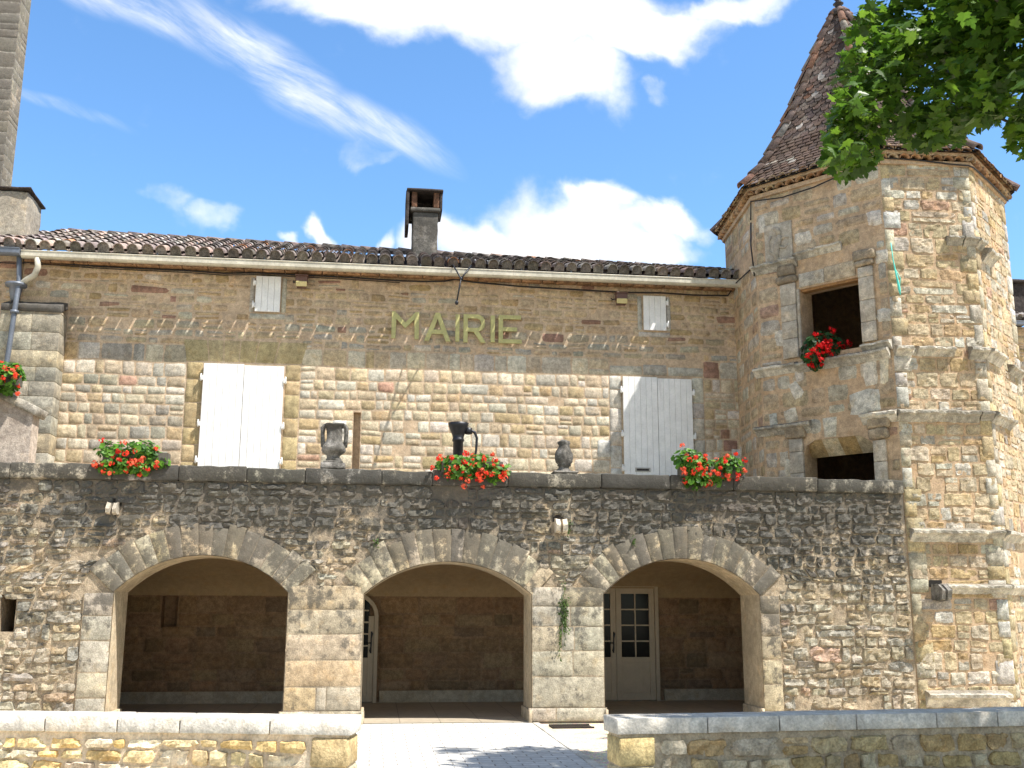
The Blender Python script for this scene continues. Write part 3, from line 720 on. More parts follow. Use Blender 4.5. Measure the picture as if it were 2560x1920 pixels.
for j in range(34):                                # ridge tiles
    f0, f1 = j/34, (j+1.15)/34; mb.mi = 0; mb.col = pick(TILE_PAL); half_tube(mb, rt(f0)+Vector((0, 0, .05+rnd.uniform(0, .02))), rt(f1)+Vector((0, 0, .035)), .11, .10, Vector((0, 0, 1)))
roof = mb.build('roof', ['roof_tile', 'dark_inside'], hall)
# moss in the valleys near the tower end
# chimney with slab hood
mb = MB(); cy = 21.55; cb = aY(1030, 600, cy).x; ce = aY(1094, 600, cy).x
ztop = aY(1060, 522, cy).z
mb.rough(cb, ce, cy, cy+.62, 8.5, ztop-.075, .012, .02, .14)
mb.lathe([(.62, 0), (.48, .1), (.4, .22)], ((cb+ce)/2, cy+.34, 8.72), 4, .0)
mb.col = (.25, .21, .17); mb.rough(cb-.06, ce+.05, cy-.05, cy+.66, ztop-.07, ztop+.02, .010, .02, .14)
chim = mb.build('chimney', 'chimney_stone', roof)
zc = aY(1060, 478, cy).z
for xa in (cb-.03, ce-.1):
    for ya in (cy-.03, cy+.5): mb = MB(); mb.rough(xa, xa+.12, ya, ya+.13, ztop+.02, zc-.03, .005, .01, .1); mb.build('hood_post', 'post_clay', chim)
mb = MB(); mb.rough(cb-.14, ce+.1, cy-.12, cy+.74, zc-.03, zc+.02, .006, .01, .15)
mb.rough(cb-.15, cb-.08, cy-.1, cy+.72, ztop-.42, zc-.035, .006, .01, .15); mb.rough(ce+.03, ce+.09, cy-.02, cy+.72, ztop-.02, zc-.035, .006, .01, .15); mb.rough(cb-.08, ce+.03, cy+.64, cy+.7, ztop-.1, zc-.035, .006, .01, .15)
mb.build('hood_slab', 'dark_cap', chim)
# gutter: half-square aluminium channel hung clear of the tiles
def gutter(x0, x1, y0, y1, z0, z1, matn, nm, par, zr=0.0):
    mb = MB(); th = .006; pr = [(y1, z1-.012), (y1, z0+.03), (y1-.03, z0), (y0+.035, z0), (y0, z0+.03), (y0, z1-.02), (y0-.012, z1-.012), (y0-.008, z1)]
    pi = [(y+(th if y < (y0+y1)/2 else -th), z+(th if z < (z0+z1)/2 else 0)) for y, z in pr]
    for x_a, x_b in ((x0, x1),):
        for P in (pr, pi):
            for (ya, za), (yb, zb) in zip(P, P[1:]): mb.poly([(x_a, ya, za), (x_b, ya, za+zr-zr), (x_b, yb, zb), (x_a, yb, zb)])
        for x in (x_a, x_b): mb.poly([(x, y, z) for y, z in pr])
    return mb.build(nm, matn, par)
gut = gutter(-6.62, 7.16, YF-.595, YF-.452, 7.905, 8.04, 'gutter_paint', 'gutter', hall)
for i in range(14):
    mb = MB(); x = -6.2+i*.98; mb.box(x-.012, x+.012, YF-.47, YF-.1, 8.118, 8.126); mb.box(x-.012, x+.012, YF-.458, YF-.452, 7.93, 8.126); mb.build('gutter_bracket', 'zinc', gut)
mb = MB(); p = [aY(245, 640, YF-.53), aY(245, 662, YF-.53), aY(232, 690, YF-.48), aY(205, 705, YF-.42), aY(150, 718, YF-.38)]
p = [aY(94, 645, YF-.54), aY(95, 668, YF-.54), aY(86, 688, YF-.5), aY(66, 700, YF-.44), aY(50, 712, YF-.38), aY(42, 735, YF-.36)]
mb.tube(p, .055, 12); mb.build('swan_neck_pipe', 'gutter_paint', hall)

# ------------------------------------------------------------------ sign, lamps, bracket, cable on the front
sg = thing('building_sign', (1.4, YF-.06, 6.99), 'gilt metal capitals reading MAIRIE fixed on the wall between the two attic windows', 'sign')
def lpx(x, y): q = aY(x, y, YF-.06); return (q.x, q.z)
def letter(loops):
    mb = MB(); mb.prism(loops, front_map(YF-.05), 0, .035); return mb.build('letter', 'brass', sg)
def rel(x0, x1, y0, y1, pts):                    # letter box given by its photo corners, points in 0..1
    a, b = lpx(x0, y1), lpx(x1, y0); return [(a[0]+(b[0]-a[0])*u, a[1]+(b[1]-a[1])*v) for u, v in pts]
letter([rel(978, 1048, 781, 846, [(0, 0), (.15, 0), (.17, .72), (.5, .38), (.83, .72), (.85, 0), (1, 0), (1, 1), (.88, 1), (.5, .6), (.12, 1), (0, 1)])])
letter([rel(1060, 1127, 784, 852, [(0, 0), (.18, 0), (.29, .25), (.71, .25), (.82, 0), (1, 0), (.58, 1), (.42, 1)]), rel(1060, 1127, 784, 852, [(.36, .4), (.5, .78), (.64, .4)])])
letter([rel(1138, 1149, 787, 854, [(0, 0), (1, 0), (1, 1), (0, 1)])])
letter([rel(1158, 1215, 788, 856, [(0, 0), (.19, 0), (.19, .38), (.45, .38), (.78, 0), (1, 0), (.68, .40), (.84, .46), (.93, .56), (.96, .7), (.93, .84), (.84, .94), (.68, 1), (0, 1)]),
        rel(1158, 1215, 788, 856, [(.19, .52), (.62, .52), (.74, .58), (.78, .69), (.74, .80), (.62, .86), (.19, .86)])])
letter([rel(1226, 1237, 790, 856, [(0, 0), (1, 0), (1, 1), (0, 1)])])
letter([rel(1246, 1304, 790, 858, [(0, 0), (1, 0), (1, .14), (.19, .14), (.19, .43), (.80, .43), (.80, .57), (.19, .57), (.19, .86), (.97, .86), (.97, 1), (0, 1)])])
def lamp(x, z, label):
    l = thing('flood_light', (x, YF-.16, z), label, 'lamp', 'flood lights under the eaves'); mb = MB(); Y = YF-.16
    mb.box(x-.11, x+.11, Y-.10, Y+.07, z+.0, z+.11); mb.box(x-.125, x+.125, Y-.12, Y+.075, z+.11, z+.135); dressed(mb.build('housing', 'lamp_brown', l), 0, .012)
    M = Matrix.Translation((x, Y-.10, z-.0)) @ Matrix.Rotation(R(24), 4, 'X')
    mb = MB(); mb.box(-.105, .105, -.015, .05, -.10, .0, M); dressed(mb.build('lens', 'lamp_glass', l), 0, .01)
    mb = MB(); mb.box(x-.09, x+.09, Y-.04, Y+.07, z-.1, z-.002); mb.build('back_case', 'lamp_brown', l)
    mb = MB(); mb.tube([(x-.09, Y+.04, z+.03), (x-.16, Y+.08, z+.02), (x-.17, Y+.15, z+.07)], .012, 6); mb.build('lead', 'iron', l); mb = MB(); mb.tube([(x, Y+.05, z+.05), (x, YF+.01, z+.05)], .02, 8); mb.build('arm', 'iron', l)
q = aY(754, 705, YF-.2); lamp(q.x, q.z, 'small brown flood light with a yellowish lens beside the left attic shutter')
q = aY(1554, 748, YF-.2); lamp(q.x, q.z, 'small brown flood light with a yellowish lens beside the right attic shutter')
mb = MB(); Y0 = YF-.02
a, c, l, r_ = Vector((1.33, 19.11, 7.24)), Vector((1.41, 19.2, 7.73)), Vector((1.275, 19.5, 8.10)), Vector((1.62, 19.49, 8.09))
mb.tube([l+Vector((-.04, .3, .05)), l, c, a], .015, 8); mb.tube([r_+Vector((.04, .3, .05)), r_, c], .015, 8); mb.lathe([(.012, -.05), (.03, -.035), (.034, 0), (.02, .03)], a, 10); mb.lathe([(.02, -.03), (.03, 0), (.02, .03)], c, 10)
tag(mb.build('iron_bracket', 'iron', org=a), 'black forked iron hook hanging from the eaves above the sign', 'bracket')
mb = MB(); P = [aY(x, y, YF-d) for x, y, d in ((-60, 654, .06), (40, 659, .06), (75, 655, .08), (130, 657, .06), (250, 666, .05), (350, 671, .05), (460, 676, .05), (560, 683, .05), (640, 682, .05), (760, 688, .05), (880, 694, .05), (1000, 702, .06), (1060, 704, .06), (1110, 703, .07), (1140, 698, .08), (1180, 705, .07), (1300, 716, .05), (1420, 723, .05), (1560, 731, .05), (1650, 732, .05), (1740, 738, .05), (1820, 739, .05))]
P += [Vector((6.98, YF-.1, 8.02))]
mb.tube(P, .016, 6); mb.tube([p+Vector((0, .01, -.035)) for p in P[2:12]], .009, 6)
tag(mb.build('cable', 'cable_black', org=P[0]), 'black power cable running along the town hall wall under the gutter', 'cable')

# ------------------------------------------------------------------ neighbour on the left
nb = thing('neighbour_house', (-9, YF, 0), 'stone house at the left edge with a zinc gutter and a plastered block on top', 'house')
mb = MB(); mb.mi = 1; f2 = front_map(YF-.06); mb.prism([[(-14, 0), (-6.76, 0), (-6.76, 8.2), (-14, 8.2)]], f2, -.5, -.002); mb.mi = 0
field(mb, f2, -14, -6.76, 2.9, 8.0, lambda v: [], (.12, .22), (.2, .45), .04, .014, .01, lambda u, v: pick(PAL_OCHRE), .3, .03, .2, 31, .08)
mb.build('wall', ['facade_stone', 'facade_mortar'], nb)
mb = MB(); canal_roof(mb, lambda f: Vector((-14+7.15*f, YF-.46, 8.16)), lambda f: Vector((-14+7.15*f, 22.6, 9.36)), 27, 9); mb.mi = 1
mb.poly([(-14, YF-.2, 8.2), (-6.8, YF-.2, 8.2), (-6.8, 22.6, 9.33), (-14, 22.6, 9.33)]); nroof = mb.build('roof', ['roof_tile', 'dark_inside'], nb)
gutter(-14, -6.63, YF-.66, YF-.5, 7.93, 8.06, 'zinc', 'gutter', nb)
mb = MB(); p = [aY(48, 640, YF-.5), aY(48, 700, YF-.42), aY(42, 740, YF-.5), aY(36, 780, YF-.52), aY(16, 915, YF-.52)]; p.append(p[-1]+Vector((0, 0, -3.2)))
mb.tube(p, .047, 12)
h0 = aY(40, 716, YF-.38); mb.lathe([(.07, -.28), (.09, -.18), (.12, -.02), (.19, .0), (.19, .05), (.1, .055)], h0, 14)
for k in (2.6, 1.3): pass
mb.lathe([(.075, -.03), (.075, .03)], p[3], 12); mb.build('downpipe', 'zinc', nb)
mb = MB(); xr = -6.95; mb.rough(-9.2, xr, 20.55, 21.45, 8.2, 9.58, .02, .03, .15); pb = mb.build('plastered_block', 'render_plaster', nroof)
mb = MB(); M = Matrix.Translation((0, 20.48, 9.60)) @ Matrix.Rotation(R(-3), 4, 'X'); mb.rough(-9.3, xr+.06, 0, 1.0, 0, .045, .014, .015, .14, M=M); mb.build('slate_cap', 'dark_cap', pb)

sw = thing('stair_wall', (-6.2, 18, 3.3), 'pinkish plastered end wall with a sloping stone coping under the leftmost geraniums', 'wall')
mb = MB(); mb.prism([[(-9, 3.25), (-5.66, 3.25), (-5.66, 4.74), (-6.25, 5.02), (-9, 5.02)]], front_map(18.0), -.35, 0); mb.build('wall', 'pink_plaster', sw)
mb = MB()
M = Matrix.Translation((-5.60, 17.93, 4.70)) @ Matrix.Rotation(R(25.5), 4, 'Y'); mb.col = (.42, .38, .31); mb.rough(-.74, 0, 0, .48, .0, .15, .008, .02, .12, M=M)
mb.rough(-9, -6.3, 17.93, 18.41, 5.022, 5.15, .008, .02, .14); mb.build('coping', 'cornice_stone', sw)

# ------------------------------------------------------------------ stair tower
TV = [Vector(p+(0,)) for p in ((7.08, 20.66), (6.876, 18.36), (8.48, 16.43), (10.075, 16.37), (11.65, 17.85), (12.0, 20.1), (10.9, 22.0), (8.6, 22.3))]
TC = Vector((9.2, 19.1, 0)); TH9 = 9.26
tow = thing('stair_tower', (TC.x, TC.y, 0), 'many sided stone stair tower with a steep flared tile roof at the right', 'tower')
def fmap(i):
    a, b = TV[i], TV[(i+1) % 8]; U = (b-a).normalized(); N = Vector((U.y, -U.x, 0)); L = (b-a).length
    if N.dot(a-TC) < 0: N = -N
    return (lambda u, v, d: a+U*u+N*d+Vector((0, 0, v))), L, a, U, N
def fuv(i, x, y):
    m, L, a, U, N = fmap(i); d = ray(x, y); p = EYE+d*((a-EYE).dot(N)/d.dot(N)); return (p-a).dot(U), p.z
W1 = (.86, 1.98, 6.06, 7.31); W2 = (.90, 2.02, 3.3, 4.27)
SPU = (.75, 2.06, 4.27, 4.56)
mb = MB(); wall_t = .45
def tow_col(u, v): return pick(PAL_TOW)
PAL_FLUSH = [(4, (.45, .355, .235)), (2, (.46, .41, .32)), (2, (.42, .32, .2)), (1.5, (.50, .44, .34)), (.2, (.38, .26, .18))]
for i in range(8):
    m, L, a, U, N = fmap(i); mb.mi = 1
    if i == 1:
        o = [(0, 0), (L, 0), (L, TH9), (0, TH9)]
        h1 = [(W1[0], W1[2]), (W1[1], W1[2]), (W1[1], W1[3]), (W1[0], W1[3])]
        h2 = [(W2[0]-.12, W2[2]), (W2[1]+.1, W2[2]), (W2[1]+.1, 4.30), (1.95, 4.46), (1.8, 4.545), (1.0, 4.545), (.83, 4.46), (.78, 4.3)]
        mb.prism([o, h1, h2], m, -wall_t, -.002)
        # splayed head and recessed lintel of the lower opening
        mb.mi = 1; mb.poly([m(.78, 4.45, -.0), m(2.12, 4.45, -.0), m(2.02, 4.27, -.2), m(.9, 4.27, -.2)]) if False else None
    else: mb.prism([[(0, 0), (L, 0), (L, TH9), (0, TH9)]], m, -wall_t, -.002)
    if i in (0, 1, 2, 3, 4):
        mb.mi = 0
        if i == 1: field(mb, m, 0, L, 3.3, TH9, rect_forb([(W1[0]-.4, W1[1]+.34, 5.95, 7.8), (W2[0]-.4, W2[1]+.3, 3.2, 4.62), (.2, .8, 7.9, 8.68), (1.15, 1.42, 4.6, 4.95)]), (.19, .34), (.22, .5), .045, .003, .003, lambda u, v: pick(PAL_FLUSH), .35, .03, .1, 41, .12)
        elif i == 0: field(mb, m, 0, L, 3.3, TH9, lambda v: [], (.2, .34), (.22, .5), .045, .003, .003, lambda u, v: pick(PAL_FLUSH), .35, .03, .1, 42, .12)
        else: field(mb, m, .015, L-.015, .0, TH9, lambda v: [], (.15, .29), (.17, .42), .02, .010, .011, tow_col, .18, .04, .2, 43+i, .04, .06, -.01, .15, 2)
m = fmap(1)[0]; mb.mi = 0
for pl in (((2120, 985), (2200, 968), (2203, 1030), (2126, 1040)), ((2155, 905), (2190, 895), (2196, 962), (2164, 968)), ((2198, 893), (2222, 888), (2222, 955), (2202, 960)), ((1968, 960), (1988, 950), (2016, 985), (1990, 1005)), ((1985, 925), (2008, 915), (2012, 950), (1990, 955)), ((1922, 1035), (1942, 1030), (1944, 1070), (1926, 1072)), ((1958, 1028), (1990, 1016), (1996, 1050), (1966, 1062)), ((2190, 775), (2225, 768), (2228, 800), (2193, 806)), ((2185, 628), (2218, 620), (2222, 655), (2188, 662)), ((1895, 545), (1912, 540), (1914, 580), (1897, 585)), ((1985, 585), (2025, 575), (2030, 605), (1990, 615)), ((2165, 530), (2200, 522), (2206, 560), (2170, 565)), ((1935, 830), (1972, 820), (1976, 860), (1940, 868)), ((1960, 1150), (1990, 1145), (1992, 1195), (1962, 1198))):
    q = [fuv(1, *p) for p in pl]; mb.stone([q[3], q[2], q[1], q[0]], m, .010, .004, jitc((.60, .55, .45), .08), .2, rnd.random()*99, .12, -.004)
mb.build('wall', ['tower_stone', 'tower_mortar'], tow)
mb = MB()
def inset(k, z): return [TC+(v-TC)*k+Vector((0, 0, z)) for v in TV]

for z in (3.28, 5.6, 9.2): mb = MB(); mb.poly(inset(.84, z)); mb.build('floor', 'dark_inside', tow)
# corner stones on the lit corners
mb = MB()
for i, side in ((2, 0), (2, 1), (3, 0), (3, 1)):
    if side == 1 or i == 2: mb = MB()
    m, L, a, U, N = fmap(i); z = .02
    while z < TH9-.1:
        h = min(rnd.uniform(.22, .4), TH9-z); w_ = rnd.choice((.16, .2, .3)); 
        u0 = -.004 if side == 0 else L-w_; mb.stone([(u0, z+.006), (u0+w_+.004, z+.006), (u0+w_+.004, z+h-.006), (u0, z+h-.006)], m, .016, .006, pick([(2, (.47, .42, .32)), (2, (.42, .34, .2)), (1, (.5, .47, .4))]), .03, rnd.random()*99, .015); z += h
    if (i, side) != (2, 1): mb.build('corner_stones', 'tower_stone', tow)
# window surrounds: pilasters, capitals, reveals, lintels on the shaded face
m1, L1, a1, U1, N1 = fmap(1)
def blk(mb, u0, u1, z0, z1, d0, d1, amp=.006, bev=.012, i=1, step=.12):
    mm, L, a, U, N = fmap(i); M = Matrix((( U.x, -N.x, 0, a.x), (U.y, -N.y, 0, a.y), (0, 0, 1, 0), (0, 0, 0, 1))); mb.rough(u0, u1, -d1, -d0, z0, z1, amp, bev, step, M=M)
for u0, u1, z0, z1 in ((.50, .80, 6.06, 7.45), (2.0, 2.26, 6.12, 7.45), (.52, .78, 3.3, 4.6), (2.06, 2.28, 3.3, 4.42)):
    mb = MB(); z = z0
    while z < z1-.03:
        h = min(rnd.uniform(.3, .42), z1-z); h = z1-z if z1-z-h < .12 else h
        blk(mb, u0, u1, z+.003, z+h-.003, -.02, .06, .004, .006); z += h
    if u0 == .50: blk(mb, .80, .858, 6.06, 7.32, -.25, .03)
    mb.build('pilaster', 'white_stone', tow)
for cap in (((.42, .84, 7.46, 7.60), (.46, .82, 7.60, 7.80)), ((1.95, 2.3, 7.46, 7.58), (1.93, 2.34, 7.58, 7.76)), ((.46, .84, 4.6, 4.84),), ((2.0, 2.34, 4.43, 4.62), (1.98, 2.38, 4.62, 4.8))):
    mb = MB()
    for u0, u1, z0, z1 in cap: mb.col = (.40, .32, .22); blk(mb, u0, u1, z0+.001, z1-.001, -.02, .10, .022, .03, step=.06)
    mb.build('capital', 'cornice_stone', tow)
mb = MB(); mb.col = (.50, .45, .36); blk(mb, .86, 1.35, 7.335, 7.6, -.05, .02); mb.col = (.44, .36, .25); blk(mb, 1.352, 1.94, 7.335, 7.62, -.05, .02)
mb.build('lintel', 'tower_stone', tow); mb = MB()
mb.col = (.50, .42, .28)
for k, (u0, u1) in enumerate(((.8, 1.12), (1.12, 1.42), (1.42, 1.74), (1.74, 2.06))):
    mb.col = ((.42, .30, .15), (.55, .47, .32), (.40, .28, .13), (.5, .42, .28))[k]
    mb.poly([m1(u0, 4.54, 0), m1(u1, 4.54, 0), m1(u1, 4.27, -.26), m1(u0, 4.27, -.26)])
mb.col = (.6, .55, .43); mb.stone([(1.18, 4.56), (1.4, 4.56), (1.43, 4.92), (1.15, 4.92)], m1, .012, .004, mb.col, .04, 5, .01)
mb.build('lintel', 'tower_stone', tow)
mb = MB(); mb.box(0, 1, 0, 1, 0, 1) if False else None
M = Matrix(((U1.x, -N1.x, 0, a1.x), (U1.y, -N1.y, 0, a1.y), (0, 0, 1, 0), (0, 0, 0, 1)))
mb.box(W1[0]-.05, W1[1]+.05, .05, .2, 7.27, 7.33, M); mb.build('wood_lintel', 'wood', tow)
# carved plaque: a worn rampant beast in low relief
mb = MB(); mb.col = (.62, .60, .54); blk(mb, .22, .78, 7.78, 8.66, -.03, .035, .004, .01)
def rlf(pts, r): mb.tube([m1(.22+.56*u, 7.78+.88*v, .035) for u, v in pts], [x*1.0 for x in r], 8)
rlf([(.42, .15), (.40, .32), (.45, .5), (.55, .62), (.56, .74)], [.05, .07, .075, .065, .04]); rlf([(.56, .72), (.5, .86), (.38, .9)], [.05, .055, .03])
rlf([(.55, .6), (.75, .66), (.9, .62)], [.035, .025, .02]); rlf([(.5, .48), (.74, .42), (.85, .48)], [.035, .025, .018]); rlf([(.42, .2), (.6, .14), (.78, .16), (.85, .08)], [.045, .03, .025, .02])
rlf([(.4, .16), (.28, .08), (.12, .02)], [.04, .03, .02]); rlf([(.36, .3), (.18, .4), (.16, .62), (.26, .74)], [.025, .02, .02, .028])
mb.build('carved_plaque', 'white_stone', tow)
# string courses
def string_course(pieces, label=None, matn='cornice_stone'):
    for i, u0, u1, z, sc in pieces:
        mb = MB(); mm, L, a, U, N = fmap(i); n = max(2, int((u1-u0)/.05)); prof = [(-.02, .05), (.10, .02), (.15, .0), (.145, -.035), (.09, -.06), (.05, -.11), (.012, -.15), (-.02, -.15)]
        rows = []
        for k in range(n+1):
            u = u0+(u1-u0)*k/n; row = []
            for d, dz in prof:
                p = mm(u, z+dz*sc, 0); q = noise.noise(p*6)*.022+noise.noise(p*19)*.016+noise.noise(p*43)*.008
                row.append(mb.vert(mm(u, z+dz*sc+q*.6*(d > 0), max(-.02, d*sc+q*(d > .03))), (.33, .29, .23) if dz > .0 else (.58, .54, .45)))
            rows.append(row)
        for r0, r1 in zip(rows, rows[1:]):
            for k in range(len(prof)-1): mb.face([r0[k], r1[k], r1[k+1], r0[k+1]])
        mb.face(rows[0]); mb.face(rows[-1][::-1])
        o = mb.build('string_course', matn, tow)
        if label: o['label'] = label
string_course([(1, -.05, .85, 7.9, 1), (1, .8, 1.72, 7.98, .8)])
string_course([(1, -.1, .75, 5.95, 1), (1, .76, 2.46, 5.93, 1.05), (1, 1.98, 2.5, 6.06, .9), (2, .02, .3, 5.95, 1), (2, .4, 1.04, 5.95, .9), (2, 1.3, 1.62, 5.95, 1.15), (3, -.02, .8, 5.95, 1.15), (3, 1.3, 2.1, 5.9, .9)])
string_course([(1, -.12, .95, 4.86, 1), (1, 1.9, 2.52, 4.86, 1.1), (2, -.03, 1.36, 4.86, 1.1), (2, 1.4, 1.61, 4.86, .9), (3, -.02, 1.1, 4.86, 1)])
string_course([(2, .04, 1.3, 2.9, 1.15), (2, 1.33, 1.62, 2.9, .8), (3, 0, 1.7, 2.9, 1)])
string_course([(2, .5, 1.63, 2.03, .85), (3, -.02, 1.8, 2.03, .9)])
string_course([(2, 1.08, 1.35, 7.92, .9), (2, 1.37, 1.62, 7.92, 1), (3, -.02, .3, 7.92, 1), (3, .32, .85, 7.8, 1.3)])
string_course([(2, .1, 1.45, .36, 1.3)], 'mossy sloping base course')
spout(.33, .49, 1.80, 2.06, 0, 'water_spout', 'weathered grooved spout stone on the front face', .38, tow, 'urn_stone', fmap(2)[0])
# cornice of half round tiles under the roof edge
mb = MB(); mbb = MB()
for i in range(8):
    m, L, a, U, N = fmap(i); ex = .10
    for z0, z1, d in ((TH9-.02, TH9+.06, .05), (TH9+.14, TH9+.2, .11)):
        mbb.poly([m(-d*.4, z0, d), m(L+d*.4, z0, d), m(L+d*.4, z1, d), m(-d*.4, z1, d)]); mbb.poly([m(-d*.4, z0, -.05), m(L+d*.4, z0, -.05), m(L+d*.4, z0, d), m(-d*.4, z0, d)]); mbb.poly([m(-d*.4, z1, -.05), m(L+d*.4, z1, -.05), m(L+d*.4, z1, d), m(-d*.4, z1, d)])
    for zz, d, off in ((TH9+.06, .12, 0), (TH9+.2, .19, .5)):
        n = int(L/.21)+1
        for k in range(n+1):
            u = (k+off)/n*L
            if u > L+.05: continue
            mb.col = pick([(3, (.42, .25, .13)), (2, (.46, .33, .2)), (1, (.34, .19, .1))])
            half_tube(mb, m(u, zz, d+rnd.uniform(-.012, .012)), m(u, zz, -.05), .092, .092, Vector((0, 0, 1)), 8, .016)
mbb.build('cornice', 'tower_mortar', tow); mb.build('cornice_tiles', 'tower_stone', tow)
# flared roof of small flat tiles
PR = [(1.0, 9.47), (.775, 10.1), (.617, 10.74), (.526, 11.16), (.432, 11.64), (.354, 12.05), (.232, 12.83), (.114, 13.44), (.03, 13.85)]
EV = []
for i in range(8):
    v = TV[i]; d = (v-TC); EV.append(d*(1+.21/d.length))
def rp(i, t):                                   # hip line i at slope parameter 0..1
    s_ = t*(len(PR)-1); k = min(int(s_), len(PR)-2); f = s_-k
    # smooth the profile a little
    r0, z0 = PR[k]; r1, z1 = PR[k+1]; r_ = r0+(r1-r0)*f; z = z0+(z1-z0)*f
    e = EV[i % 8]; return Vector((TC.x+e.x*r_, TC.y+e.y*r_, z))
mb = MB(); NR = 46; TT = [(9, (.105, .072, .057)), (5, (.075, .057, .05)), (3, (.15, .12, .10)), (1.9, (.30, .27, .235)), (1, (.13, .07, .045))]
tl = [0]; tot = 0
ts = [k/400 for k in range(401)]; cum_l = [0]
for k in range(400): cum_l.append(cum_l[-1]+(rp(1, ts[k+1])-rp(1, ts[k])).length)
def t_at(s_):
    lo = 0
    while lo < 399 and cum_l[lo+1] < s_: lo += 1
    return ts[lo]
LT = cum_l[-1]; rows = [t_at(LT*k/NR) for k in range(NR)]+[1.]
for i in range(8):
    mb.mi = 1; prev = None
    for k in range(0, 17):
        cur = (rp(i, k/16)-Vector((0, 0, .03)), rp(i+1, k/16)-Vector((0, 0, .03)))
        if prev: mb.poly([prev[0], prev[1], cur[1], cur[0]])
        prev = cur
    mb.mi = 0
    if i in (5, 6): continue
    for k in range(NR-1):
        a, b = rp(i, rows[k]), rp(i+1, rows[k]); c, d = rp(i+1, min(1, rows[k+1]+.02)), rp(i, min(1, rows[k+1]+.02))
        wd = (b-a).length; n = max(1, round(wd/.17)); nrm = (b-a).cross(d-a).normalized()
        if nrm.z < 0: nrm = -nrm
        off = .5 if k % 2 else 0
        for j in range(-1, n+1):
            f0, f1 = max(0, (j+off)/n), min(1, (j+1+off)/n)
            if f1-f0 < .02: continue
            f0 += .006; f1 -= .006; lift = rnd.uniform(.016, .034) if k > 12 else rnd.uniform(.034, .044); mb.col = pick(TT) if k > 12 or rnd.random() < .4 else jitc((.115, .08, .062), .2)
            p0, p1 = a.lerp(b, f0), a.lerp(b, f1); p2, p3 = d.lerp(c, f1), d.lerp(c, f0); lo = nrm*lift; dn = (a-d).normalized()*rnd.uniform(0, .015)
            if k > 12:                                  # fish-scale tails
                q = [p0.lerp(p3, .3)+lo, p0.lerp(p1, .2)+lo+dn, p0.lerp(p1, .8)+lo+dn, p1.lerp(p2, .3)+lo, p2+nrm*.004, p3+nrm*.004]
            else: q = [p0+lo+dn, p1+lo+dn, p2+nrm*.004, p3+nrm*.004]
            mb.poly(q); e = -nrm*.014
            for x, y in zip(q[:-2], q[1:-2] if len(q) < 5 else q[1:4]): mb.poly([x, x+e, y+e, y])
troof = mb.build('roof', ['tower_tile', 'dark_inside'], tow)
mb = MB()
for i in range(8):
    s_ = 0
    while s_ < LT-.1:
        t0, t1 = t_at(s_), t_at(min(LT, s_+.44)); p0, p1 = rp(i, t0), rp(i, t1); out = Vector((EV[i].x, EV[i].y, 0)).normalized()
        ax = (p1-p0).normalized(); n = (out-ax*out.dot(ax)).normalized()
        if n.z < 0: n = -n
        mb.col = pick([(3, (.19, .14, .12)), (2, (.26, .15, .11)), (2, (.25, .22, .19))]); half_tube(mb, p0+n*.035-ax*.02, p1+n*.005, .105-.03*s_/LT, .09-.03*s_/LT, n, 8, .018); s_ += .38
mb.build('hip_tiles', 'tower_tile', troof)
mb = MB(); mb.lathe([(.24, -.16), (.2, .0), (.10, .05), (.07, .12), (.07, .17), (.11, .19), (.06, .23), (.05, .27), (.10, .33), (.12, .39), (.09, .46), (.03, .52), (.012, .75)], (TC.x, TC.y, 13.82), 14)
mb.build('finial', 'rust_iron', troof)
# tower cable and turquoise twine
mb = MB(); pts = []
for i, xy in ((1, ((1866, 555), (1882, 504), (1960, 494), (2040, 468), (2120, 432), (2196, 398))), (2, ((2204, 396), (2290, 402), (2370, 412), (2416, 416))), (3, ((2424, 420), (2470, 462), (2512, 505)))):
    m, L, a, U, N = fmap(i)
    for x, y in xy: u, v = fuv(i, x, y); pts.append(m(max(-.02, min(L+.02, u)), v-.02, .075))
mb.tube(pts, .014, 6)
u0 = pts[0]; mb.tube([u0+Vector((0, 0, -.05)), u0+Vector((-.02, 0, -.5)), u0+Vector((.02, 0, -1.1)), Vector((6.9, 18.5, 8.0)), Vector((6.88, 19.6, 7.97))], .014, 6)
tag(mb.build('tower_cable', 'cable_black', org=pts[0]), 'thin black cable looped round the tower under its tiled cornice', 'cable')
m2 = fmap(2)[0]; mb = MB(); P = [m2(u, z, .07) for u, z in ((.06, 7.78), (.075, 7.5), (.10, 7.3), (.13, 7.1), (.15, 6.94), (.16, 6.86))]
mb.tube(P, [.007, .008, .012, .018, .022, .008], 6); mb.tube([m2(.11, 7.3, .07), m2(.18, 7.14, .08), m2(.16, 7.0, .07)], .006, 5)
tag(mb.build('twine', 'twine', org=P[0]), 'frayed turquoise twine hanging at the sunlit corner of the tower', 'twine')

# ------------------------------------------------------------------ church tower and far house
ch = thing('church_tower', (-12, 28, 0), 'tall grey stone tower rising behind the roofs at the left edge', 'tower')
mb = MB(); mb.mi = 1; mb.box(-14, -10.19, 28, 28.78, 6, 26); mb.box(-14, -12.4, 28.78, 33, 6, 26); mb.mi = 0
field(mb, front_map(28), -14, -10.17, 8, 22, lambda v: [], (.28, .5), (.4, 1.0), .012, .004, .006, lambda u, v: pick([(3, (.30, .265, .215)), (2, (.27, .24, .20)), (1, (.34, .29, .21))]), .06, .02, .1, 61, 0, .03, -.004)
field(mb, lambda u, v, d: Vector((-10.19+d, 28+u, v)), 0, .78, 8, 22, lambda v: [], (.28, .5), (.3, .8), .012, .004, .006, lambda u, v: pick([(3, (.50, .43, .31)), (2, (.46, .38, .27))]), .06, .02, .1, 62, 0, .03, -.004)  # side stones paler than the front: sunlight put into their colour
mb.build('wall', ['church_stone', 'church_mortar'], ch)
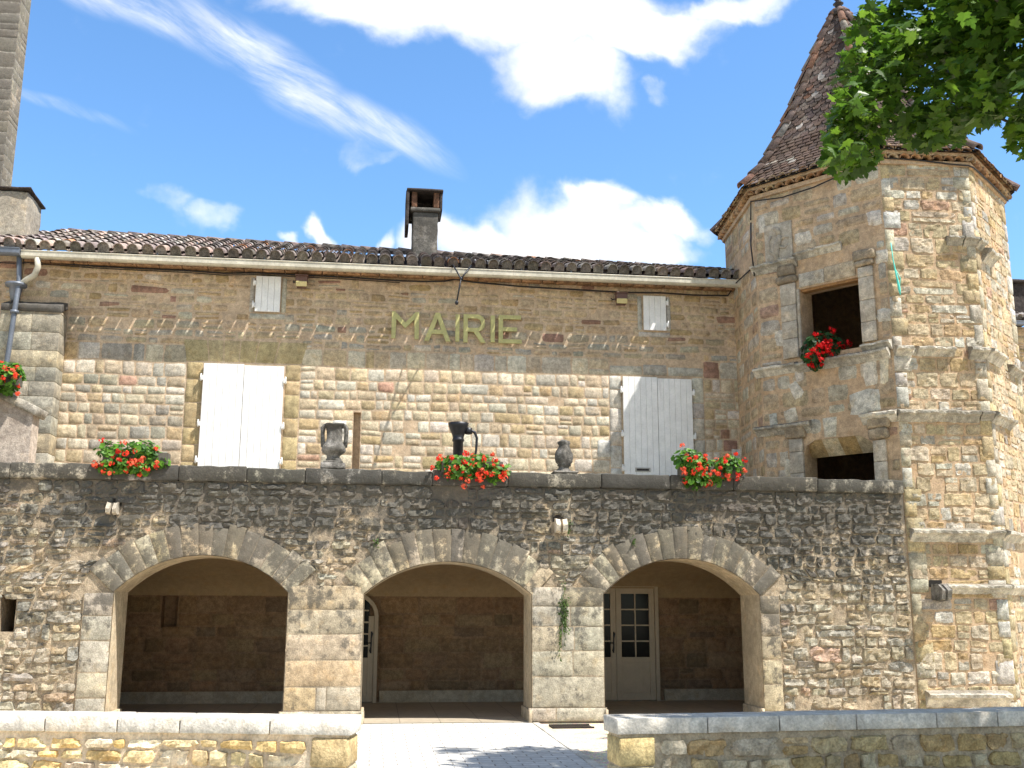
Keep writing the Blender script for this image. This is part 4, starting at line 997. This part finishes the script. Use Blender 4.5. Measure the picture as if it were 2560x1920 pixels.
fh = thing('far_house', (21.5, 30, 0), 'far stone house with a tiled roof just visible past the tower at the right edge', 'house')
mb = MB(); mb.mi = 1; mb.box(19.5, 27, 30.2, 36, 0, 10.4); mb.mi = 0
field(mb, front_map(30.2), 19.5, 24, .1, 10.4, lambda v: [], (.15, .25), (.2, .5), .04, .02, .01, lambda u, v: pick(PAL_OCHRE), .3, .03, .1, 71); mb.build('wall', ['facade_stone', 'facade_mortar'], fh)
mb = MB(); canal_roof(mb, lambda f: Vector((19.3+5*f, 29.8, 10.55)), lambda f: Vector((19.3+5*f, 34, 12.1)), 20, 10); mb.mi = 1; mb.poly([(19.3, 30, 10.6), (24.3, 30, 10.6), (24.3, 34, 12.1), (19.3, 34, 12.1)]); r_ = mb.build('roof', ['roof_tile', 'dark_inside'], fh)
mb = MB(); mb.rough(19.85, 20.6, 30.7, 31.4, 10.7, 12.0, .015, .02, .15); mb.rough(19.7, 20.75, 30.55, 31.55, 12.0, 12.1, .01, .02, .15); mb.build('chimney', 'dark_cap', r_)
gutter(19.3, 24.3, 29.62, 29.76, 10.3, 10.43, 'zinc', 'gutter', fh)

# ------------------------------------------------------------------ low walls in front
def low_wall(p0, p1, end0, end1, label, pal, sd, mort):
    p0, p1 = Vector(p0), Vector(p1); U = (p1-p0).normalized(); N = Vector((U.y, -U.x, 0)); L = (p1-p0).length; th = .30
    w_ = thing('low_wall', ((p0.x+p1.x)/2, (p0.y+p1.y)/2, 0), label, 'wall', 'low garden walls in front of the arcade')
    M = Matrix(((U.x, -N.x, 0, p0.x), (U.y, -N.y, 0, p0.y), (0, 0, 1, 0), (0, 0, 0, 1)))
    mp = lambda u, v, d: p0+U*u+N*d+Vector((0, 0, v))
    mb = MB(); mb.mi = 1; mb.box(0.02, L-.02, .012, th-.012, -.05, .775, M); mb.mi = 0
    fb_ = lambda v: merge(([(-.01, .3)] if end0 else [])+([(L-.3, L+.01)] if end1 else []))
    field(mb, lambda u, v, d: mp(u, v, d-.012), .01, L-.01, 0, .74, fb_, (.07, .14), (.08, .27), .014, .034, .024, lambda u, v: pick(pal), .36, .04, .15, sd, .01, .11, -.014, .35, 2)
    for en, u0, u1 in ((end0, .005, .27), (end1, L-.27, L-.005)):
        if en:
            z = 0
            for h in (.3, .26, .2): mb.col = jitc((.50, .38, .19) if h == .2 else (.52, .44, .3)); mb.rough(u0, u1, -.012, th+.01, z+.004, z+h-.004, .006, .014, .1, M=M); z += h
    for i, q in ((0, end0), (1, end1)):
        pass
    mb.build('wall', ['wall_stone', mort], w_)
    mb = MB(); u = -.015 if end0 else 0
    while u < L-.05:
        l = rnd.uniform(.42, .68); l = L+.015-u if L-u-l < .3 else l
        mb.rough(u+.0045, u+l-.0045, -.014, th+.014, .776, .885+rnd.uniform(-.002, .002), .0025, .004, .09, 9, M=M); u += l
    mb.build('coping', 'wall_coping', w_)
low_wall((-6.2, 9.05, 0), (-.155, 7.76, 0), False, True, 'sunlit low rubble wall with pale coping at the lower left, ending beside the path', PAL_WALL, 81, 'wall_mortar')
low_wall((1.70, 7.62, 0), (9.5, 8.33, 0), True, False, 'shaded low rubble wall with pale coping at the lower right under the tree', PAL_WALL_SHADED, 82, 'wall_mortar_brown_shaded')

# ------------------------------------------------------------------ urns, pump, grate
u1 = aY(833, 1172, 16.62); zb = 3.735
ur = thing('stone_urn', (u1.x, 16.62, zb), 'lichened stone urn with two handles on the parapet beside the left shutters', 'urn'); mb = MB(); c = (u1.x, 16.62, zb)
mb.rough(c[0]-.19, c[0]+.19, 16.43, 16.81, zb, zb+.10, .008, .015, .08); mb.rough(c[0]-.15, c[0]+.15, 16.47, 16.77, zb+.10, zb+.13, .006, .01, .08); mb.build('base', 'urn_stone', ur)
mb = MB(); mb.lathe([(.12, .13), (.125, .16), (.095, .20), (.10, .23), (.165, .27), (.19, .31), (.18, .37), (.145, .42), (.12, .46), (.115, .55), (.12, .64), (.135, .69), (.15, .71), (.14, .725), (.08, .72)], c, 22, .02, 9); mb.build('body', 'urn_stone', ur)
for s_ in (-1, 1):
    mb = MB(); mb.tube([Vector(c)+Vector((s_*x, 0, z)) for x, z in ((.10, .69), (.155, .69), (.18, .66), (.183, .56), (.178, .46), (.165, .36))], [.034, .038, .036, .032, .032, .04], 8); mb.build('handle', 'urn_stone', ur)
u2 = aY(1410, 1190, 16.62); c = (u2.x, 16.62, zb)
ur = thing('broken_vase', c, 'broken headless stone vase standing on the parapet left of the letter slot shutter', 'vase')
mb = MB(); mb.rough(c[0]-.2, c[0]+.2, 16.42, 16.82, zb, zb+.035, .006, .012, .08); mb.build('base', 'urn_stone', ur)
mb = MB(); mb.lathe([(.13, .035), (.11, .06), (.085, .10), (.085, .13), (.115, .14), (.105, .165), (.14, .2), (.15, .25), (.145, .31), (.12, .38), (.09, .44), (.085, .47), (.10, .50), (.09, .535), (.05, .54)], c, 20, .02, 11); mb.build('body', 'urn_stone', ur)
Yp = 17.7; pc = aY(1146, 1058, Yp); c = Vector((pc.x, Yp, 3.3)); zt = pc.z-3.3
pm = thing('water_pump', c, 'black cast iron hand pump with a flared top behind the middle geraniums', 'pump')
mb = MB(); mb.lathe([(.14, 0), (.12, .06), (.085, .08), (.085, zt-.32), (.10, zt-.31), (.10, zt-.27), (.09, zt-.26), (.105, zt-.2), (.165, zt-.05), (.175, zt), (.15, zt), (.08, zt-.12)], c, 20); mb.build('body', 'iron', pm)
mb = MB(); hx = c.x; mb.tube([(hx+.13, Yp, 3.3+zt-.13), (hx+.21, Yp, 3.3+zt-.12), (hx+.28, Yp, 3.3+zt-.15), (hx+.315, Yp, 3.3+zt-.25), (hx+.305, Yp, 3.3+zt-.45), (hx+.28, Yp, 3.3+zt-.62), (hx+.31, Yp, 3.3+zt-.74), (hx+.34, Yp, 3.3+zt-.78)], [.02, .026, .026, .022, .02, .018, .022, .02], 8)
mb.lathe([(.03, -.06), (.065, -.05), (.065, .05), (.03, .06)], (hx+.17, Yp, 3.3+zt-.13), 12); mb.build('handle', 'iron', pm)
mb = MB(); g0, g1 = (2.56, 15.72), (3.16, 16.12)
mb.box(g0[0], g1[0], g0[1], g0[1]+.03, -.03, -.005); mb.box(g0[0], g1[0], g1[1]-.03, g1[1], -.03, -.005)
for k in range(16): x = g0[0]+.035*k; mb.box(x, x+.018, g0[1]+.031, g1[1]-.031, -.03, -.007)
mb.mi = 1; mb.box(g0[0], g1[0], g0[1], g1[1], -.029, -.022)
tag(mb.build('drain_grate', ['rust_iron', 'dark_inside'], org=(2.86, 15.92, -.02)), 'rusty iron drain grate in the ground before the second pier', 'grate')

# ------------------------------------------------------------------ flower boxes
def geraniums(c, sx, sy, sz, nl, nf, label, red, box=True, lob=4, seed=0, green=((.09, .22, .02), (.13, .29, .03), (.045, .13, .015))):
    rg = random.Random(100+seed); c = Vector(c)
    t = thing('flower_box', c, label, 'flower box', 'geranium boxes on the walls')
    if box:
        mb = MB(); b = sx*.8; mb.box(c.x-b, c.x+b, c.y-.1, c.y+.1, c.z-.08, c.z+.09); mb.mi = 1; mb.box(c.x-b+.01, c.x+b-.01, c.y-.09, c.y+.09, c.z+.091, c.z+.094); dressed(mb.build('planter', ['planter', 'soil'], t), 0, .01)
    cl = [(c+Vector((rg.uniform(-.64, .64)*sx, rg.uniform(-.5, .4)*sy, rg.uniform(-.6, .6)*sz)), rg.uniform(.5, .85)) for k in range(lob*4)]
    def sample():
        q, s_ = rg.choice(cl); d = Vector((rg.gauss(0, 1), rg.gauss(0, 1), rg.gauss(0, 1))).normalized()*(rg.random()**.35)
        return q+Vector((d.x*sx*.55*s_, d.y*sy*.7*s_, d.z*sz*.75*s_)), d
    mb = MB()
    for k in range(nl):
        p, d = sample(); n = (d+Vector((rg.uniform(-.6, .6), rg.uniform(-.9, .1), rg.uniform(.0, 1.0)))).normalized(); x = n.orthogonal().normalized(); x = (x*math.cos(k)+n.cross(x)*math.sin(k)); y = n.cross(x)
        r_ = rg.uniform(.022, .052); col = rg.choice(green); kk = rg.uniform(.75, 1.25); mb.col = (col[0]*kk, col[1]*kk, col[2]*kk)
        ce = mb.vert(p-n*r_*.25); ring = [mb.vert(p+(x*math.cos(a)+y*math.sin(a))*r_*(1+.13*(i % 2))+n*r_*.12*(i % 2)) for i, a in enumerate([2*math.pi*i/10 for i in range(10)])]
        for i in range(9): mb.face([ce, ring[i], ring[i+1]], True)
    for k in range(24):
        p, d = sample(); mb.col = (.10, .2, .04); mb.tube([c+(p-c)*.25, p], .004, 4, cap=False)
    strag = []
    for k in range(11):
        p, d = sample(); e = Vector((d.x*.6, -abs(d.y)*.5-.2, d.z*.7+rg.choice((-.5, .35)))).normalized(); q = p+e*rg.uniform(.08, .2)*min(1, sx*2); mb.col = (.10, .2, .04); mb.tube([p, p.lerp(q, .5)+Vector((0, 0, .015)), q], .004, 4, cap=False); strag.append(q)
    mb.build('foliage', 'geranium_leaf', t)
    mb = MB()
    for k in range(int(nf*1.45)):
        p, d = sample(); d = Vector((d.x, -abs(d.y)-.25, d.z)); p = p+Vector((d.x*sx*.16, -sy*.38, d.z*sz*.16)); p = strag[k] if k < len(strag) else p; rr = rg.uniform(.035, .062)
        base = rg.choice(red); 
        for j in range(rg.randint(9, 16)):
            e = Vector((rg.gauss(0, 1), rg.gauss(-.4, 1), rg.gauss(0, .8))).normalized(); q = p+e*rr*rg.uniform(.5, 1); kk = rg.uniform(.8, 1.15); mb.col = (min(.9, base[0]*kk), base[1]*kk, base[2]*kk)
            x = e.orthogonal().normalized(); y = e.cross(x); s_ = rg.uniform(.016, .027); ce = mb.vert(q); pet = [mb.vert(q+(x*math.cos(a)+y*math.sin(a))*s_*(1 if i % 2 else .62)+e*.004*(i % 2)) for i, a in enumerate([2*math.pi*i/10 for i in range(10)])]
            for i in range(10): mb.face([ce, pet[i], pet[(i+1) % 10]])
    mb.build('blossoms', 'petal', t)
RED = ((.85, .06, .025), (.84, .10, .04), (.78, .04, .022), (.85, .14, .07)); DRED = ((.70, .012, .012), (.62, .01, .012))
def gbox(px0, px1, py, Y, **k):
    a, b = aY(px0, py, Y), aY(px1, py, Y); return ((a.x+b.x)/2, Y, a.z), (b.x-a.x)/2
c, s_ = gbox(240, 443, 1146, 16.42); geraniums(c, s_, .26, .24, 1550,34, 'bright red geraniums spilling over the parapet above the left arch, below the left shutters', RED, seed=1)
c, s_ = gbox(1084, 1275, 1168, 16.42); geraniums(c, s_, .28, .27, 1600,55, 'widest clump of red geraniums in front of the iron pump above the middle arch', RED, seed=2)
c, s_ = gbox(1680, 1856, 1180, 16.42); geraniums(c, s_, .27, .32, 1550,41, 'red geraniums trailing over the parapet above the right arch, right of the letter slot', RED, seed=3)
c, s_ = gbox(-75, 66, 950, 17.75); geraniums(c, s_, .26, .30, 1500,48, 'red geraniums cut off by the left edge, beside the grey downpipe', RED, seed=4)
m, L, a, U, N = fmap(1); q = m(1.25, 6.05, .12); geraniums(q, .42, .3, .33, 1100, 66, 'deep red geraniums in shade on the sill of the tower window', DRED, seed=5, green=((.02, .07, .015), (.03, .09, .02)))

# small plants rooted in the walls
def tuft(c, r_, n, label, seed, part=None):
    rg = random.Random(seed); mb = MB(); c = Vector(c); mb.col = (.05, .07, .02); mb.tube([c+Vector((0, .025, -r_[1])), c+Vector((.004, .01, 0)), c+Vector((0, .025, r_[1]))], .006, 5)
    for k in range(n):
        d = Vector((rg.gauss(0, .6), -abs(rg.gauss(0, .6))-.2, rg.gauss(0, 1))); p = Vector(c)+Vector((d.x*r_[0], d.y*.04, d.z*r_[1])); n_ = Vector((rg.uniform(-.6, .6), -1, rg.uniform(0, 1))).normalized(); x = n_.orthogonal().normalized(); x = x*math.cos(k)+n_.cross(x)*math.sin(k); y = n_.cross(x); s_ = rg.uniform(.012, .03); kk = rg.uniform(.6, 1.2); mb.col = (.07*kk, .12*kk, .02*kk)
        cc = Vector((c[0], c[1]+.02, p.z*.6+c[2]*.4)); sid = Vector((.003, 0, .003)); mb.poly([cc-sid, cc+sid, p+sid, p-sid]); mb.poly([p-x*s_, p-y*s_*.4, p+x*s_*1.3, p+y*s_*.4])
    tag(mb.build('wall_plant', 'geranium_leaf', org=c), label, 'plant', 'small plants growing out of the arcade wall')
q = aY(1410, 1525, YA-.03); tuft(q, (.06, .17), 170, 'mossy fern tuft growing down the second pier', 3)
q = aY(1400, 1600, YA-.03); tuft(q, (.02, .12), 30, 'thin weed below the fern on the second pier', 4)
q = aY(943, 1360, YA-.03); tuft(q, (.035, .03), 22, 'tiny weed left of the middle arch ring', 5)
q = aY(1420, 1320, YA-.06); tuft(q, (.03, .06), 30, 'small weed beside the grooved spout', 6)
q = aY(1582, 1355, YA-.03); tuft(q, (.04, .03), 22, 'tiny weed at the crown left of the right arch', 8)

# ------------------------------------------------------------------ plane / maple tree overhead at the right
tree = thing('maple_tree', (9.2, 9.0, 0), 'leafy maple whose bough hangs into the upper right in front of the tower roof', 'tree')
rg = random.Random(5)
POLY = [(2168, -300), (2150, 40), (2112, 85), (2108, 150), (2090, 195), (2083, 260), (2072, 330), (2066, 385), (2045, 400), (2092, 440), (2140, 436), (2195, 405), (2207, 335), (2240, 335), (2266, 362), (2317, 372), (2362, 362), (2408, 352), (2432, 306), (2470, 314), (2520, 288), (2530, 232), (2570, 215), (2900, 215), (2900, -300)]
POLY2 = [(2512, 322), (2535, 280), (2570, 250), (2700, 250), (2700, 430), (2575, 385), (2535, 395)]
def inside(p, P):
    r_ = False; j = len(P)-1
    for i in range(len(P)):
        if (P[i][1] > p[1]) != (P[j][1] > p[1]) and p[0] < (P[j][0]-P[i][0])*(p[1]-P[i][1])/(P[j][1]-P[i][1])+P[i][0]: r_ = not r_
        j = i
    return r_
def okpx(p, mg=22):
    q = proj(p)
    if q[0] > 2640 or q[0] < -100 or q[1] < -80: return True
    if inside(q, POLY2): return True
    return inside(q, POLY)
LEAF = [(0, -.08), (.22, -.16), (.50, -.05), (.36, .10), (.62, .32), (.38, .36), (.34, .48), (.16, .46), (.20, .66), (0, 1.0), (-.20, .66), (-.16, .46), (-.34, .48), (-.38, .36), (-.62, .32), (-.36, .10), (-.50, -.05), (-.22, -.16)]
def leaf(mb, p, n, a, s_):
    x = n.orthogonal().normalized(); y = n.cross(x); x, y = x*math.cos(a)+y*math.sin(a), y*math.cos(a)-x*math.sin(a)
    ce = mb.vert(p+y*s_*.2); f = rg.uniform(.05, .3)
    ids = [mb.vert(p+x*(u*s_)+y*(v*s_)-n*(s_*f*(abs(u)*.8+max(0, v-.2)*.6))) for u, v in LEAF]
    for i in range(len(ids)): mb.face([ce, ids[i], ids[(i+1) % len(ids)]])
mb = MB(); GR = ((.10, .20, .018), (.07, .15, .014), (.14, .25, .022), (.05, .11, .012))
def cluster(c, r_, n):
    for k in range(n):
        d = Vector((rg.gauss(0, 1), rg.gauss(0, 1), rg.gauss(0, 1))).normalized()*(rg.random()**.45); p = c+Vector((d.x*r_, d.y*r_, d.z*r_*.62)); s_ = rg.uniform(.075, .15)
        if not okpx(p): continue
        n_ = Vector((rg.gauss(0, .5)+d.x*.3, rg.gauss(0, .5)-.1, rg.uniform(.25, 1.1))).normalized(); col = rg.choice(GR); kk = rg.uniform(.8, 1.2); mb.col = (col[0]*kk, col[1]*kk, col[2]*kk)
        leaf(mb, p, n_, rg.uniform(0, 6.28), s_)
tips = []
# boughs seen in the picture
for k in range(104):
    for _ in range(40):
        x, y = rg.uniform(2050, 2660), rg.uniform(-120, 440)
        if inside((x, y), POLY) or inside((x, y), POLY2): break
    Y = rg.uniform(8.6, 10.6)-(.4 if x > 2400 else 0); c = aY(x, y, Y); tips.append(c); cluster(c, rg.uniform(.28, .45), 62)
for x, y in POLY[1:23]:                                # fringe sprays
    Y = rg.uniform(8.9, 10.3); c = aY(x+14, y-10, Y); cluster(c, .2, 22)
BOUGH = [aY(x, y, 9.4) for x, y in ((2200, 60), (2180, 180), (2300, 60), (2320, 170), (2140, 330), (2420, 60))]
# the rest of the crown, out of the frame
for k in range(420):
    d = Vector((rg.gauss(0, 1), rg.gauss(0, 1), rg.gauss(0, .8))).normalized()*(rg.random()**.4); c = Vector((8.4+d.x*4.6, 7.6+d.y*4.6, 8.2+d.z*2.7))
    q = proj(c)
    if q[0] < 2660 and q[1] > -100 and not (inside(q, POLY) or inside(q, POLY2)): continue
    gx, gy = c.x-.49*c.z, c.y+.335*c.z                     # where its shade falls on the ground
    if any(((c-T).cross(SUN)).length < 1.0 and (c-T).dot(SUN) > .6 for T in BOUGH): continue
    if gx < 1.75 or (gx < 3.3 and gy > 12.6): continue
    tips.append(c); cluster(c, rg.uniform(.45, .7), 40)
for k in range(440):                                   # low near boughs that shade the right hand wall
    kk = rg.uniform(4.6, 8.5); c = Vector((rg.uniform(1.9, 8.5), rg.uniform(1.5, 8.5), .6))+Vector((.49, -.335, 1))*kk; q = proj(c)
    if q[0] < 2690 and q[1] > -60: continue
    tips.append(c); cluster(c, rg.uniform(.45, .65), 36)
mb.build('crown', 'maple_leaf', tree)
mb = MB(); base = Vector((9.2, 9.0, -.05)); mb.tube([base, base+Vector((0, 0, .25)), base+Vector((.03, .05, 1.5)), base+Vector((-.05, .02, 3.6)), base+Vector((-.1, 0, 5.2)), base+Vector((0, .1, 8))], [.42, .3, .25, .22, .17, .06], 12)
forks = [base+Vector((-.06, .02, z)) for z in (3.6, 4.2, 4.9, 5.6, 6.2, 6.8)]
for k, tp in enumerate(tips):
    if k % 6: continue
    f = forks[min(5, max(0, int((tp.z-5.0)/1.1)))]; mid = f.lerp(tp, .5)+Vector((0, 0, .35)); path = [f, f.lerp(mid, .6)+Vector((rg.uniform(-.1, .1), 0, .1)), mid, mid.lerp(tp, .6)+Vector((0, rg.uniform(-.1, .1), .02)), tp]
    bad = [p for i in range(4) for p in (path[i], path[i].lerp(path[i+1], .5), path[i+1]) if not okpx(p)]
    if bad: continue
    mb.tube(path, [.06, .045, .03, .018, .006], 6)
mb.build('trunk', 'bark', tree)
